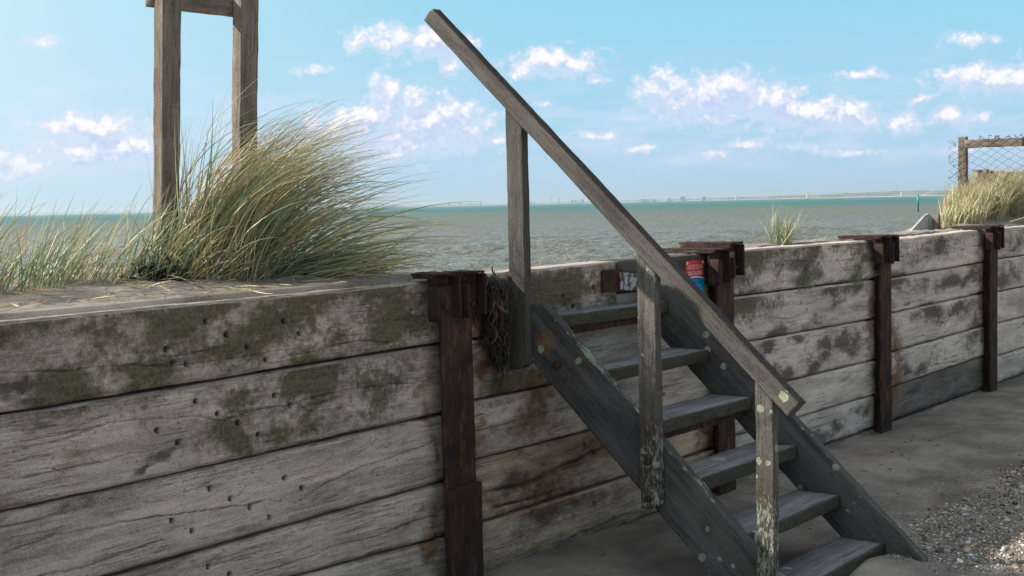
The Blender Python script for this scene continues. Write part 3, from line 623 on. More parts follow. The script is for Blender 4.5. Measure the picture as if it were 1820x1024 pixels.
sheet('blue_field', [(SX0+.001, SZ0+.001), (SX1-.001, SZ0+.001)]+[(min(max(x, SX0+.001), SX1-.001), arc(i/N)) for i, x in reversed(list(enumerate(xsn)))], SY-.005, SY-.0062, M_blue)
sheet('wave_line', [(min(max(x, SX0+.001), SX1-.001), arc(i/N)+.0005) for i, x in enumerate(xsn)]+[(min(max(x, SX0+.001), SX1-.001), arc(i/N)+.006) for i, x in reversed(list(enumerate(xsn)))], SY-.005, SY-.0064, M_white)
def text(s, x, z, h, wdt, y, m):
    cu = bpy.data.curves.new('lettering', 'FONT'); cu.body = s; cu.size = 1; cu.extrude = .0; cu.align_x = 'CENTER'; cu.offset = -.004
    o = bpy.data.objects.new('tmp', cu); COL.objects.link(o); bpy.context.view_layer.update()
    dg = bpy.context.evaluated_depsgraph_get(); me = bpy.data.meshes.new_from_object(o.evaluated_get(dg)); bpy.data.objects.remove(o)
    co = np.array([v.co[:] for v in me.vertices]); ww = np.ptp(co[:, 0]); hh = np.ptp(co[:, 1])
    for v in me.vertices: v.co = ((v.co.x-co[:, 0].min())/ww*wdt-wdt/2, 0, (v.co.y-co[:, 1].min())/hh*h)
    me.materials.clear(); me.materials.append(m)
    q = bpy.data.objects.new('lettering', me); COL.objects.link(q); q.parent = sg; q.location = (x-1.95, y+.005, z-.975); return q
text('NOTICE TO ALL', 1.951, 1.257, .0215, .160, SY-.0056, M_white); text('BEACH USERS', 1.952, 1.2245, .0215, .140, SY-.0056, M_white)
mb = MB()
for k in range(9):
    zz = 1.165-k*.0185; ww = [.11, .13, .12, .10, .125, .13, .09, .12, .11][k]
    prism(mb, [(1.95-ww/2, zz), (1.95+ww/2, zz), (1.95+ww/2, zz+.0045), (1.95-ww/2, zz+.0045)], 0, .0012, M=(np.array([0, SY-.0062, 0.]), np.array([[1, 0, 0], [0, 0, -1.], [0, 1, 0]])))
mb.build('small_print', M_pale, sg, smooth=False)
for x in (SX0+.012, SX1-.012):
    mb = MB(); cyl(mb, (x, SY-.0045, SZ1-.014), (x, SY-.0085, SZ1-.014), .007, n=12); mb.build('screw_cap', M_white, sg)

# ------------------------------------------------------------------ the stairs
st = thing('wooden_staircase', 'steep weathered open-tread wooden staircase with one handrail against the sea wall', 'staircase', (.95, -.75, 0))
dzn = .92
def lich_attr(Wd, NY, NZ, X, Y, Z):
    z = Wd[:, 2]; return np.zeros_like(z), {'lichen': np.full_like(z, 0.0)}
sdir = Vector((0, -1, -dzn)).normalized(); sup = Vector((0, -dzn, 1)).normalized()
def stringer(xc, ztop0, nend, seed, lift=0):
    vd = .31; wperp = vd*abs(sdir.y)
    n0 = .006; n1_ = nend
    # centreline: z = ztop0 - vd/2 - dzn*n
    P0 = (xc, -n0, ztop0-vd/2-dzn*n0); L = (n1_-n0)/abs(sdir.y)
    tanp = dzn
    mb = MB()
    def fn(Wd, NY, NZ, X, Y, Z):
        top = sstep(Z, wperp/2-.012, wperp/2-.002); k = vnoise(np.stack([X*7, Z*20, Y*20], 1), seed)
        lic = top*(.35+.5*k)
        d = np.where((NZ > .3), -.004*sstep(vnoise(np.stack([X*9, Y*20, Z*0], 1), seed+1), .1, .6), 0)
        return d, {'lichen': lic, 'stain_shade': .75*sstep(k, -.1, .6), 'rust': .9*np.exp(-((X-.22)/.05)**2-((Z-0)/.06)**2)*(seed == 11)}
    timber(mb, P0, sdir, sup, L, .05, wperp, res=.012, rad=.004, amp=.002, e0=lambda Y, Z: Z*tanp, e1=lambda Y, Z: -Z/tanp*1.0, fn=fn, seed=seed)
    return mb.build('stringer', M_stringl, st)
M_stringl = wood('stringer_timber', (.030, .030, .030), (.112, .110, .108), streak=5, speck=.2, base_lichen=.34, lich_scale=17, lich_noise=True, bumpd=.003, lichen=(.34, .37, .33))
sl_ = stringer(.437, 1.337, 1.50, 11); sr_ = stringer(1.478, 1.353, 1.455, 12)
mb = MB(); bolt(mb, .41, -.2, 1.0)
TR = [(.155, 1.125), (.385, .897), (.612, .685), (.842, .474), (1.055, .270), (1.265, .076)]
for k, (n, z) in enumerate(TR):
    mb = MB(); dep = .225 if k else .148
    def fn(Wd, NY, NZ, X, Y, Z, k=k):
        # X along s, Y thickness, Z depth ; front nosing = -y world
        fr = (Wd[:, 1] < -(TR[k][0]-.012)); return np.where(fr, -.002*(1+vnoise(Wd*40, 7)), 0), {'algae': np.where(fr, 1.5, .02), 'stain_shade': .3*sstep(vnoise(Wd*3, 3), 0, .5)+.5*fr}
    timber(mb, (.4635, -(n-dep/2), z-.029), (1, 0, 0), (0, -1, 0), .9875, .056, dep, res=.012, rad=.006, amp=.002, fn=fn, seed=20+k)
    t = mb.build('tread', M_tread, st)
    # rusty angle iron under the tread
    mb = MB(); plate(mb, .47, 1.44, -(n-.035), -(n-.065), z-.066, z-.0585, amp=.002); plate(mb, .47, 1.44, -(n-.035), -(n-.041), z-.092, z-.0665, amp=.002)
    if k in (0, 2): mb.build('angle_iron', M_rust, t)
rd = Vector((0, -1, -.931)).normalized(); ru = Vector((0, -.931, 1)).normalized()
ln_ = (1.335+.44)/abs(rd.y); hw = .0375
P0 = Vector((.3875, .44, 2.046+.931*.44))+ru*hw
mb = MB(); timber(mb, P0, rd, ru, ln_, .055, .073, res=.008, rad=.005, amp=.0022, wob=.004, e0=lambda Y, Z: .012*sstep(Z, .01, .038)+.006*sstep(-Y, .01, .035), fn=lambda Wd, NY, NZ, X, Y, Z: (0*X, {'stain_shade': np.where(NZ > .5, 1.1, 0.)}), seed=31)  # rail top darkened: its shade is painted in through the colour mask
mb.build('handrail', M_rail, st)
for (n, wd, zb, sd, x0) in [(.062, .088, .905, 32, .0), (.722, .086, .375, 33, 0), (1.236, .074, -.06, 34, 0)]:
    ztc = 2.046-.931*n-.0015
    def fn(Wd, NY, NZ, X, Y, Z, n=n, sd=sd):
        z = Wd[:, 2]; m = {32: .14, 33: .60, 34: .64}[sd]
        lo = sstep(z, .90, .62) if sd == 33 else sstep(z, .72, .35) if sd == 34 else 0*z
        return np.zeros_like(z), {'lichen': m*(.35+.65*lo)+.15*vnoise(Wd*9, 5), 'stain_shade': 1.0*lo+.2, 'algae': .5*np.exp(-((z-{32: .8, 33: .85, 34: .5}[sd])/.1)**2)}
    mb = MB(); timber(mb, (.385, -n, zb), (0, 0, 1), (0, 1, 0), ztc-zb, .045, wd, res=.009, rad=.004, amp=.0022, wob=.003, e1=lambda Y, Z: .931*Z, e0=(lambda Y, Z: .02*sstep(-Z, .0, .04)), fn=fn, seed=sd)
    po = mb.build('rail_post', M_post if sd != 32 else M_rail, st)
    if sd == 33:
        for zz in (.57, .42):
            mb = MB(); bolt(mb, 0, 0, 0, .014)
            for i, v in enumerate(mb.v): mb.v[i] = np.array([.3625, -n, zz])+np.stack([v[:, 1], v[:, 0], v[:, 2]], 1)
            mb.build('bolt', M_rustdark, po)
mb = MB(); bolt(mb, 0, 0, 0, .018)
for i, v in enumerate(mb.v): mb.v[i] = np.array([.4105, -.24, .93])+np.stack([v[:, 1], v[:, 0], v[:, 2]], 1)
mb.build('bolt', M_rust, sl_)

# ------------------------------------------------------------------ big sign frame seen from behind
sf = thing('sign_frame', 'tall pair of grey timber posts carrying a board, standing in the dune grass', 'sign frame', (-.7, .62, 1.3))
for (xc, wd, sd, lean) in [(-.888, .086, 41, .006), (-.503, .09, 42, .004)]:
    mb = MB(); timber(mb, (xc-.058*1.72, .628, .7), (.058, 0, 1), (1, 0, 0), 1.79, .056, wd, res=.009, rad=.004, amp=.003, wob=.002, seed=sd)
    mb.build('post', M_big, sf)
for k, (z, hgt) in enumerate([(2.409, .074)]):
    mb = MB(); timber(mb, (-.938, .682, z+hgt/2), (1, 0, 0), (0, 0, 1), .455, .04, hgt, res=.012, rad=.003, amp=.003, seed=43+k); mb.build('board', M_big, sf)

# ------------------------------------------------------------------ seaweed
M_weed = flat('dried_seaweed_dark', (.022, .015, .013), .55, .6, 40); M_weedred = flat('dried_seaweed_red', (.10, .042, .028), .6, .5, 40)
def weed(n, c, ext, hang, g, r=.004, ln=.12):
    mb = MB()
    for k in range(n):
        p = np.array(c)+np.array([g.normal(0, 1)*ext[0], g.normal(0, 1)*ext[1], g.normal(0, 1)*ext[2]])
        d = np.array([g.normal(0, .5), g.normal(0, .35), -hang+g.normal(0, .5)]); pts = [p.copy()]
        for t in range(7):
            d = d+np.array([g.normal(0, .45), g.normal(0, .45), g.normal(0, .45)-hang*.25]); d /= np.linalg.norm(d); p = p+d*ln/7; pts.append(p.copy())
        tube(mb, pts, r*np.array([.6, 1, 1.2, 1, 1.1, .9, .7, .3])*g.uniform(.5, 1.6), 5)
    return mb
g = np.random.default_rng(5)
mb = MB()
for (n, c, e, h) in [(110, (.18, -.05, 1.305), (.04, .03, .010), 1.2), (420, (.20, -.05, 1.24), (.04, .025, .04), 2), (460, (.235, -.045, 1.13), (.032, .022, .06), 2), (170, (.265, -.035, 1.02), (.02, .015, .045), 2.4)]:
    q = weed(n, c, e, h, g, .0022, .07)
    for i, (v, a) in enumerate(zip(q.v, q.a)): pass
    off = mb.n; mb.v += q.v; mb.a += q.a; mb.f += [(x+off if not isinstance(x, tuple) else tuple(i+off for i in x)) for x in q.f]; mb.n += q.n
sw = tag(mb.build('seaweed_clump', M_weed), 'dark dried seaweed hanging down the wall between rusty pile and first rail post', 'seaweed', 'seaweed caught on the wall')
q = weed(16, (.19, -.085, 1.22), (.012, .01, .02), .8, g, .0045, .09); q2 = weed(12, (.23, -.08, 1.11), (.02, .01, .03), 1, g, .004, .09)
off = q.n; q.v += q2.v; q.a += q2.a; q.f += [(x+off if not isinstance(x, tuple) else tuple(i+off for i in x)) for x in q2.f]; q.n += q2.n
q.build('reddish_frond', M_weedred, sw)
for (c, e, n, lb) in [((-1.055, .52, 1.385), (.04, .04, .018), 120, 'black tangle of dry seaweed on the sand left of the sign posts'), ((-.43, .42, 1.372), (.045, .03, .010), 70, 'low dark scrap of dry seaweed under the big grass tussock')]:
    mb = weed(n, c, e, .05, g, .004, .08)
    for i in range(len(mb.v)): mb.v[i][:, 2] = np.maximum(mb.v[i][:, 2], c[2]-.035)
    tag(mb.build('seaweed_clump', M_weed), lb, 'seaweed', 'seaweed caught on the wall')

# ------------------------------------------------------------------ marram grass
def blades(mb, base, azm, th0, th1, ln, wd, g, tan=.5, bend=1.4, segs=11, sag=0.0, cols=None):
    """base (N,3) root points, lean azimuth, start/end angle from vertical, length, width"""
    N = len(base); t = np.linspace(0, 1, segs+1)
    th = th0[:, None]+(th1-th0)[:, None]*t[None]**bend
    az_ = azm[:, None]+g.normal(0, .32, N)[:, None]*t[None]
    d = np.stack([np.sin(th)*np.cos(az_), np.sin(th)*np.sin(az_), np.cos(th)], -1)
    step = ln[:, None, None]/segs*d; Pp = base[:, None]+np.concatenate([np.zeros((N, 1, 3)), np.cumsum(step[:, :-1], 1)], 1)
    side = np.stack([-np.sin(az_), np.cos(az_), 0*az_], -1); nrm = np.cross(d, side)
    tw = g.uniform(0, PI, N)[:, None, None]+g.normal(0, .8, N)[:, None, None]*t[None, :, None]
    sd = side*np.cos(tw)+nrm*np.sin(tw)
    wv = wd[:, None]*(np.clip(1.12-t**2.2, .04, 1)*np.clip(.55+t*3, 0, 1))[None]
    up = nrm*np.cos(tw)-side*np.sin(tw)
    A = Pp+sd*wv[..., None]*.5; B = Pp-sd*wv[..., None]*.5; C = Pp+up*wv[..., None]*.28
    V = np.stack([A, C, B], 2).reshape(-1, 3); k = segs+1
    o = (np.arange(N)*k*3)[:, None, None]; i = (np.arange(segs)*3)[None, :, None]; j = np.arange(2)[None, None]
    b0 = o+i+j; F = np.stack([b0, b0+1, b0+4, b0+3], -1).reshape(-1, 4)
    isT = (g.random(N) < tan); green = np.stack([g.uniform(.13, .24, N), g.uniform(.20, .32, N), g.uniform(.09, .15, N)], 1)
    grey = np.stack([g.uniform(.22, .34, N), g.uniform(.27, .36, N), g.uniform(.17, .24, N)], 1)
    tn = np.stack([g.uniform(.46, .68, N), g.uniform(.38, .55, N), g.uniform(.21, .33, N)], 1)
    gg_ = np.where((g.random(N) < .35)[:, None], grey, green); c = np.where(isT[:, None], tn, gg_)
    tipc = np.array([.56, .47, .29]); c = c[:, None]*(1-.5*t[None, :, None]**3)+tipc*.5*t[None, :, None]**3
    bc = np.repeat(c.reshape(-1, 3), 3, 0)
    mb.add(V, [F], bc=bc)
def clump(name, label, cx, cy, rx, ry, n, ln, wind, th0, th1, g, tan=.4, group='marram grass clumps along the wall top', wd=(.0030, .0052), bend=1.3, spread=.35, zf=None, extra=None, cat='grass clump', az0=None):
    mb = MB(); r = np.sqrt(g.random(n)); a = g.random(n)*2*PI
    x = cx+rx*r*np.cos(a); y = cy+ry*r*np.sin(a); z = (zf or berm_z)(x, y)-.02
    azm = wind+g.normal(0, spread, n)
    L = g.uniform(ln[0], ln[1], n)
    t0 = R(1)*g.normal(th0[0], th0[1], n); t1 = R(1)*g.normal(th1[0], th1[1], n)
    blades(mb, np.stack([x, y, z], 1), azm, t0, t1, L, g.uniform(wd[0], wd[1], n), g, tan, bend)
    if extra: extra(mb)
    return tag(mb.build(name, M_grass), label, cat, group)
g = np.random.default_rng(21)
WIND = R(-27)
def big_extra(mb):
    # inner upright mass, mid fans, low outriders blown along the wall
    def more(cx, cy, rx, ry, n, ln, th0, th1, tan, sp, bend=1.3, wind=WIND):
        r = np.sqrt(g.random(n)); a = g.random(n)*2*PI; x = cx+rx*r*np.cos(a); y = cy+ry*r*np.sin(a); z = berm_z(x, y)-.02
        blades(mb, np.stack([x, y, z], 1), wind+g.normal(0, sp, n), R(1)*g.normal(*th0, n), R(1)*g.normal(*th1, n), g.uniform(*ln, n), g.uniform(.0034, .0058, n), g, tan, bend)
    more(-.76, .60, .17, .20, 240, (.62, .98), (8, 8), (88, 10), .72, .26, 1.0)
    more(-.70, .60, .20, .18, 230, (.48, .92), (22, 10), (92, 12), .55, .26, 1.1)
    more(-.62, .55, .22, .16, 160, (.42, .94), (38, 12), (96, 9), .35, .24, 1.0)
    more(-.54, .50, .24, .13, 90, (.40, .86), (56, 12), (99, 8), .32, .24, .9)
    more(-.46, .44, .26, .10, 130, (.25, .60), (70, 9), (97, 8), .5, .25)
    more(-.86, .60, .10, .16, 80, (.40, .72), (0, 9), (20, 14), .35, .8)
    more(-.74, .55, .28, .20, 380, (.10, .26), (25, 20), (60, 30), .8, 1.2)
clump('marram_grass', 'large golden green marram tussock blown sideways around the sign posts', -.74, .58, .2, .2, 260, (.5, .9), WIND, (14, 10), (84, 14), g, .45, extra=big_extra)
def small(label, cx, cy, rx, ry, n, ln, th0=(18, 14), th1=(50, 20), tan=.25, wind=WIND, **k):
    return clump('marram_grass', label, cx, cy, rx, ry, n, ln, wind, th0, th1, g, tan, spread=.7, **k)
small('thin green marram grass at the left edge of the sand strip', -1.88, .72, .20, .2, 170, (.18, .44))
small('green marram grass clump second from the left on the sand strip', -1.55, .68, .18, .18, 150, (.16, .42), th0=(22, 14))
small('low pale marram grass clump leaning right on bare sand', -1.29, .62, .15, .14, 120, (.14, .38), th0=(30, 14), th1=(66, 18), tan=.35)
small('green marram clump growing by the dark seaweed tangle', -1.03, .56, .11, .11, 190, (.20, .44), th0=(14, 16), th1=(55, 22), tan=.3)
small('short straw coloured grass around the left sign post foot', -.93, .47, .10, .06, 60, (.12, .34), th0=(40, 20), th1=(80, 20), tan=.6)
small('flattened marram blades trailing over the wall beside the first rusty pile', -.30, .36, .18, .10, 150, (.16, .46), th0=(66, 14), th1=(98, 8), tan=.6)
small('marram grass beyond the left edge of the sand strip', -2.35, .9, .25, .2, 200, (.2, .5))
small('small bright green grass tuft alone on the wall top by the water', 3.40, .22, .13, .06, 90, (.13, .30), th0=(8, 30), th1=(66, 24), tan=.15, wd=(.004, .007))
small('few thin grass blades on the wall top next to the third pile', 3.95, .22, .12, .04, 12, (.06, .15), th0=(30, 25), th1=(70, 20), tan=.2, wd=(.003, .005))
for (x, z, n, lb) in [(3.28, 1.13, 34, 'green grass tuft hanging on the plank face below the lone wall top tuft'), (4.02, 1.12, 40, 'wispy green grass tuft hanging on the plank face left of the third pile')]:
    mb = MB(); base = np.stack([x+g.normal(0, .05, n), np.full(n, -.004), z-.05+g.normal(0, .02, n)], 1)
    blades(mb, base, R(-75)+g.normal(0, .9, n), R(1)*g.normal(30, 25, n), R(1)*g.normal(70, 35, n), g.uniform(.06, .19, n), g.uniform(.003, .0055, n), g, .12, 1.5)
    tag(mb.build('grass_tuft', M_grass), lb, 'grass tuft', 'grass tufts rooted in the wall face')
for k, (cx, cy, rx, ry, n, l0, l1, lb) in enumerate([
    (7.55, .55, .22, .2, 420, .16, .34, 'low yellow grass at the left foot of the right dune'),
    (8.0, .60, .32, .28, 900, .28, .48, 'dense golden dune grass in front of the wire fence post'),
    (8.45, .60, .35, .30, 1200, .34, .56, 'tall golden dune grass blown over before the wire mesh'),
    (9.1, .65, .4, .32, 1000, .36, .60, 'golden dune grass clump at the right edge of the picture'),
    (9.9, .8, .5, .4, 800, .36, .60, 'golden dune grass beyond the wire fence')]):
    clump('dune_grass', lb, cx, cy, rx, ry, n, (l0*.84, l1*.84), R(-20), (10, 12), (52, 18), g, .62, group='golden dune grass on the right dune', wd=(.005, .009), spread=.45)
mb = MB(); n = 230; x = g.uniform(-2.4, -.2, n); y = .05+.5*g.random(n)**1.3
blades(mb, np.stack([x, y, berm_z(x, y)+.006], 1), g.uniform(0, 6.28, n), R(1)*g.normal(84, 5, n), R(1)*g.normal(92, 6, n), g.uniform(.03, .16, n), g.uniform(.002, .004, n), g, .95, 1.5)
tag(mb.build('grass_litter', M_grass), 'dead straw blades scattered on the sand strip along the wall edge', 'grass litter', kind='stuff')
mb = MB(); tube(mb, [(7.4, .08, 1.375), (7.9, .05, 1.42), (8.5, .0, 1.45), (9.2, .0, 1.45)], [.004, .006, .006, .003], 5, bc=np.array([[.6, .5, .33]])); tag(mb.build('dry_stem', M_grass), 'long dry straw stalk lying on the right dune grass', 'stalk')

# ------------------------------------------------------------------ wire fence and boards on the right
fe = thing('wire_fence', 'short timber framed fence with sagging chain link mesh in the dune grass', 'fence', (8.2, .48, 1.3))
for (y, t) in [(.765, 2.155), (.16, 2.17)]:
    mb = MB(); timber(mb, (8.2, y, 1.2), (0, 0, 1), (0, 1, 0), t-1.2, .06, .075, res=.015, rad=.003, amp=.004, wob=.004); mb.build('post', M_fence, fe)
mb = MB(); timber(mb, (8.17, .727, 2.083), (0, -1, 0), (0, 0, 1), .527, .05, .075, res=.015, rad=.003, amp=.004, wob=.003); mb.build('rail', M_fence, fe)
M_wire = flat('rusty_wire', (.10, .075, .065), .6, .4, 30, .4)
mb = MB(); pit = .056
y0_, y1_, z0_, z1_ = .18, .83, 1.40, 2.14
g = np.random.default_rng(8)
ny = int((y1_-y0_)/pit)+1
for k in range(ny+1):        # each vertical zig-zag wire of the weave
    pts = []; zz = z0_; q = 0
    while zz < z1_+.001:
        yy = y0_+k*pit+(pit*.5 if (q+k) % 2 else -pit*.5)*1.0; pts.append((8.135+.006*((q+k) % 2)+.01*math.sin(zz*5), yy+.006*math.sin(zz*9+k), zz+.012*math.sin(yy*6))); zz += pit*.62; q += 1
    tube(mb, pts, .0026, 4)
for k in range(6):           # frayed ends
    yy = g.uniform(.80, .84); zz = g.uniform(1.55, 2.12); p = [(8.135, yy, zz)]
    for t in range(4): p.append((8.135+g.normal(0, .01), p[-1][1]+g.normal(.006, .012), p[-1][2]+g.normal(0, .022)))
    tube(mb, p, .0024, 4)
for k in range(9):
    yy = g.uniform(.18, .6); p = [(8.14, yy, 2.12)]
    for t in range(4): p.append((8.14+g.normal(0, .01), p[-1][1]+g.normal(0, .018), 2.125+g.uniform(0, .035)))
    tube(mb, p, .0024, 4)
mb.build('wire_mesh', M_wire, fe)
bb = thing('timber_barrier', 'low grey plank barrier behind the wire fence, half sunk in dune grass', 'barrier', (9.5, .85, 1.3))
mb = MB(); timber(mb, (8.78, .85, 1.735), (1, 0, -.014), (0, 0, 1), 2.3, .05, .24, res=.03, amp=.003, seed=71); mb.build('board', M_fence, bb)
for x in (8.70, 8.93, 10.2):
    mb = MB(); timber(mb, (x, .80, 1.2), (0, 0, 1), (1, 0, 0), .66 if x > 8.8 else .63, .05, .08, res=.03, amp=.003); mb.build('post', M_fence, bb)
M_slab = flat('pale_weathered_slab', (.42, .41, .40), .8, .3, 9)
mb = MB(); prism(mb, [(6.70, 1.28), (7.34, 1.28), (7.31, 1.345), (7.26, 1.425), (7.17, 1.46), (7.08, 1.44), (6.80, 1.33)], 0, .018, M=(np.array([0, .72, 0.]), np.array([[1, 0, 0], [0, 0, -1.], [0, 1, 0]])))
sb = mb.build('slanted_slab', M_slab, None, smooth=False); tag(sb, 'pale grey slanted slab poking up behind the wall beside the dune grass', 'slab')
mb = MB(); timber(mb, (7.19, .64, 1.28), (-.05, 0, 1), (1, 0, 0), .165, .06, .05, res=.02); mb.build('rib', M_fence, sb)

# ------------------------------------------------------------------ channel marker
cm = thing('channel_marker', 'thin green channel marker post standing out in the sea', 'marker post', (264.6, 100.35, SEA-.5))
mb = MB(); cyl(mb, (264.6, 100.35, SEA-.5), (264.6, 100.35, SEA+1.5), .16, n=12); mb.build('pile', flat('wet_dark_pile', (.05, .045, .04), .7, .3, 3), cm)
mb = MB(); cyl(mb, (264.6, 100.35, SEA+1.5), (264.6, 100.35, SEA+3.45), .20, n=12); cyl(mb, (264.6, 100.35, SEA+3.45), (264.6, 100.35, SEA+3.9), .20, .03, n=12); mb.build('daymark', flat('marker_green', (.0, .32, .20), .5, .1, 3), cm)

# ------------------------------------------------------------------ far shore
def farp(px, Z):
    """ground point at depth Z under picture column px of the horizon"""
    X_ = (px-910)/2330*Z; return np.array([-4.075+Z*ch+X_*sh, -3.553+Z*sh-X_*ch])
def depth(px): return float(np.interp(px, [-400, 300, 770, 940, 1280, 1700, 2200], [13000, 12500, 10000, 9000, 6500, 5000, 4200]))
prof = [(-300, 3), (0, 3.0), (100, 3.4), (200, 3.0), (330, 1.5), (500, 1.2), (640, 1.6), (770, 1.8), (800, 3.2), (845, 3.6), (870, 2.2), (930, 2.2), (1000, 3.0), (1060, 3.0), (1120, 3.6), (1180, 3.5), (1250, 4), (1300, 5), (1340, 4.6), (1400, 6.5), (1450, 6.2), (1500, 8.5), (1540, 8.0), (1590, 9.5), (1640, 9.8), (1700, 8.5), (1800, 9), (2100, 10)]
def land_mesh():
    px = np.arange(-300, 2100, 1.5); hp = np.interp(px, [a for a, b in prof], [b for a, b in prof])
    P = np.stack([px*.05, 0*px, 0*px], 1); hp = hp*(1+.16*fbm(P*2.1, 4, 5))+.45*vnoise(P*7, 6)
    rows = []
    for (dd, fz) in [(0, 0.0), (15, .18), (60, .75), (200, 1.0), (600, .9), (900, 0)]:
        row = []
        for k, p in enumerate(px):
            Z = depth(p)+dd; q = farp(p, Z); h = max(.3, hp[k])*depth(p)/2330
            row.append((q[0], q[1], SEA-.3+(h+.3)*fz))
        rows.append(row)
    V = np.array(rows); n, m = V.shape[:2]; i = np.arange(n-1)[:, None]*m; j = np.arange(m-1)[None]
    return V.reshape(-1, 3), np.stack([i+j, i+j+1, i+m+j+1, i+m+j], -1).reshape(-1, 4)
def land_mat():
    m, G, b = mat('wooded_far_coast'); geo = G.node('ShaderNodeNewGeometry').outputs['Position']; s_ = G.node('ShaderNodeSeparateXYZ'); G.put(s_.inputs[0], geo)
    n = G.noise(G.scale3(geo, .012, .012, .05), 1, 5, .65); c = G.mix(G.step(n, .4, .62), (.035, .05, .03), (.16, .14, .10))
    c = G.mix(G.step(G.noise(G.scale3(geo, .03, .03, .1), 1, 3, .6), .62, .7), c, (.45, .42, .38))
    c = G.mix(G.step(s_.outputs[2], .8, -.2), c, (.42, .37, .29))
    G.put(b.inputs['Base Color'], c); b.inputs['Roughness'].default_value = 1; return m
mb = MB(); V, F = land_mesh(); mb.add(V, [F]); tag(mb.build('far_coast', land_mat()), kind='structure')
M_tower = flat('far_concrete', (.20, .21, .23), .8, .25, .05); M_tpale = flat('far_pale_render', (.55, .54, .52), .8, .2, .05); M_glassd = flat('far_window_band', (.06, .07, .08), .4)
def fbox(mb, q, fx_, fy_, w_, d_, z0, z1):
    c = np.array([q[0], q[1]]); u = np.array(fx_); v = np.array(fy_)
    p = [c-u*w_/2-v*d_/2, c+u*w_/2-v*d_/2, c+u*w_/2+v*d_/2, c-u*w_/2+v*d_/2]
    V = np.array([[*a, z0] for a in p]+[[*a, z1] for a in p]); mb.add(V, [(3, 2, 1, 0), (4, 5, 6, 7), (0, 1, 5, 4), (1, 2, 6, 5), (2, 3, 7, 6), (3, 0, 4, 7)])
BL = [(983, 14.5, .8, 'needle thin lattice mast on the far skyline', 'mast', 0), (997, 10.5, 2.2, 'tall slender tower with a wider head on the far skyline', 'tower', 1),
      (1020, 6.2, 4, 'left slab of the paired tower blocks right of the slender tower', 'tower block', 2), (1025.5, 6.6, 4, 'middle slab of the tower blocks right of the slender tower', 'tower block', 2), (1030, 5.5, 2.5, 'small right slab of the tower blocks right of the slender tower', 'tower block', 2),
      (1038, 7.2, 6, 'far tower block just left of the handrail', 'tower block', 2), (1091, 6.5, 8, 'wide stepped block just right of the handrail on the skyline', 'tower block', 2), (1097.5, 9.5, 3.5, 'tallest narrow block of the group right of the handrail', 'tower block', 2),
      (1148, 4.8, 14, 'long low far building with flat roof', 'building', 2), (1165, 4.6, 8, 'shorter low far building beside the long flat one', 'building', 2), (1192, 5.6, 7, 'low domed far building on the wooded coast', 'building', 2),
      (1216, 8.2, 9, 'broad blocky far building standing alone above the coast', 'building', 2), (1254, 6.6, 9, 'low far building with shallow roof on a rise', 'building', 2), (1260, 7.2, 2, 'small white far tower at the water edge', 'tower', 3),
      (802, 4.6, 5, 'leftmost faint far building group on the horizon', 'building', 2), (822, 5.2, 3, 'second faint far building on the horizon', 'building', 2), (838, 4.8, 7, 'pale low far building left of the first rail post', 'building', 3),
      (858, 5.0, 4, 'small faint far block next to the first rail post', 'building', 2), (947, 4.4, 5, 'low far building just right of the first rail post', 'building', 2), (1313, 7.0, 5, 'pale far house on the low coast', 'house', 3), (1438, 8.4, 4, 'small white far house among dark coast trees', 'house', 3), (1605, 8.0, 3, 'white far house on the wooded coast near the green marker', 'house', 3)]
for (px, hpx, wpx, lb, cat, ty) in BL:
    Z = depth(px)-40; q = farp(px, Z); s = Z/2330; h = hpx*s+SEA+1.9; zt = SEA+hpx*s; W_ = wpx*s; u = (sh, -ch); v = (ch, sh)
    root = thing({'mast': 'lattice_mast', 'tower': 'slender_tower', 'tower block': 'tower_block', 'building': 'far_building', 'house': 'far_house'}[cat], lb, cat, (q[0], q[1], SEA), 'buildings on the far shore')
    mb = MB()
    if ty == 0: fbox(mb, q, u, v, W_, W_, SEA, zt*.75); fbox(mb, q, u, v, W_*.5, W_*.5, zt*.75, zt)
    elif ty == 1: fbox(mb, q, u, v, W_*.6, W_*.6, SEA, zt*.8); fbox(mb, q, u, v, W_*1.3, W_*1.3, zt*.62, zt*.86); fbox(mb, q, u, v, W_*.3, W_*.3, zt*.86, zt)
    else:
        fbox(mb, q, u, v, W_, W_*.6+8, SEA, zt*.9); fbox(mb, q, u, v, W_*.5, W_*.3+4, zt*.9+.02, zt)
        if hpx > 5: fbox(mb, (q[0]+u[0]*W_*.32, q[1]+u[1]*W_*.32), u, v, W_*.25, 6, zt*.9+.02, zt*.96)
    mb.build('body', M_tpale if ty == 3 else M_tower, root, smooth=False)
    if ty == 2:
        q2 = (q[0]-v[0]*(W_*.3+4.15), q[1]-v[1]*(W_*.3+4.15)); nz = max(2, int((zt-SEA)/5))
        for k in range(nz):
            mb = MB(); fbox(mb, q2, u, v, W_*.9, .2, SEA+(zt*.9-SEA)*(k+.35)/nz, SEA+(zt*.9-SEA)*(k+.75)/nz)
            mb.build('window_band', M_glassd, root, smooth=False)

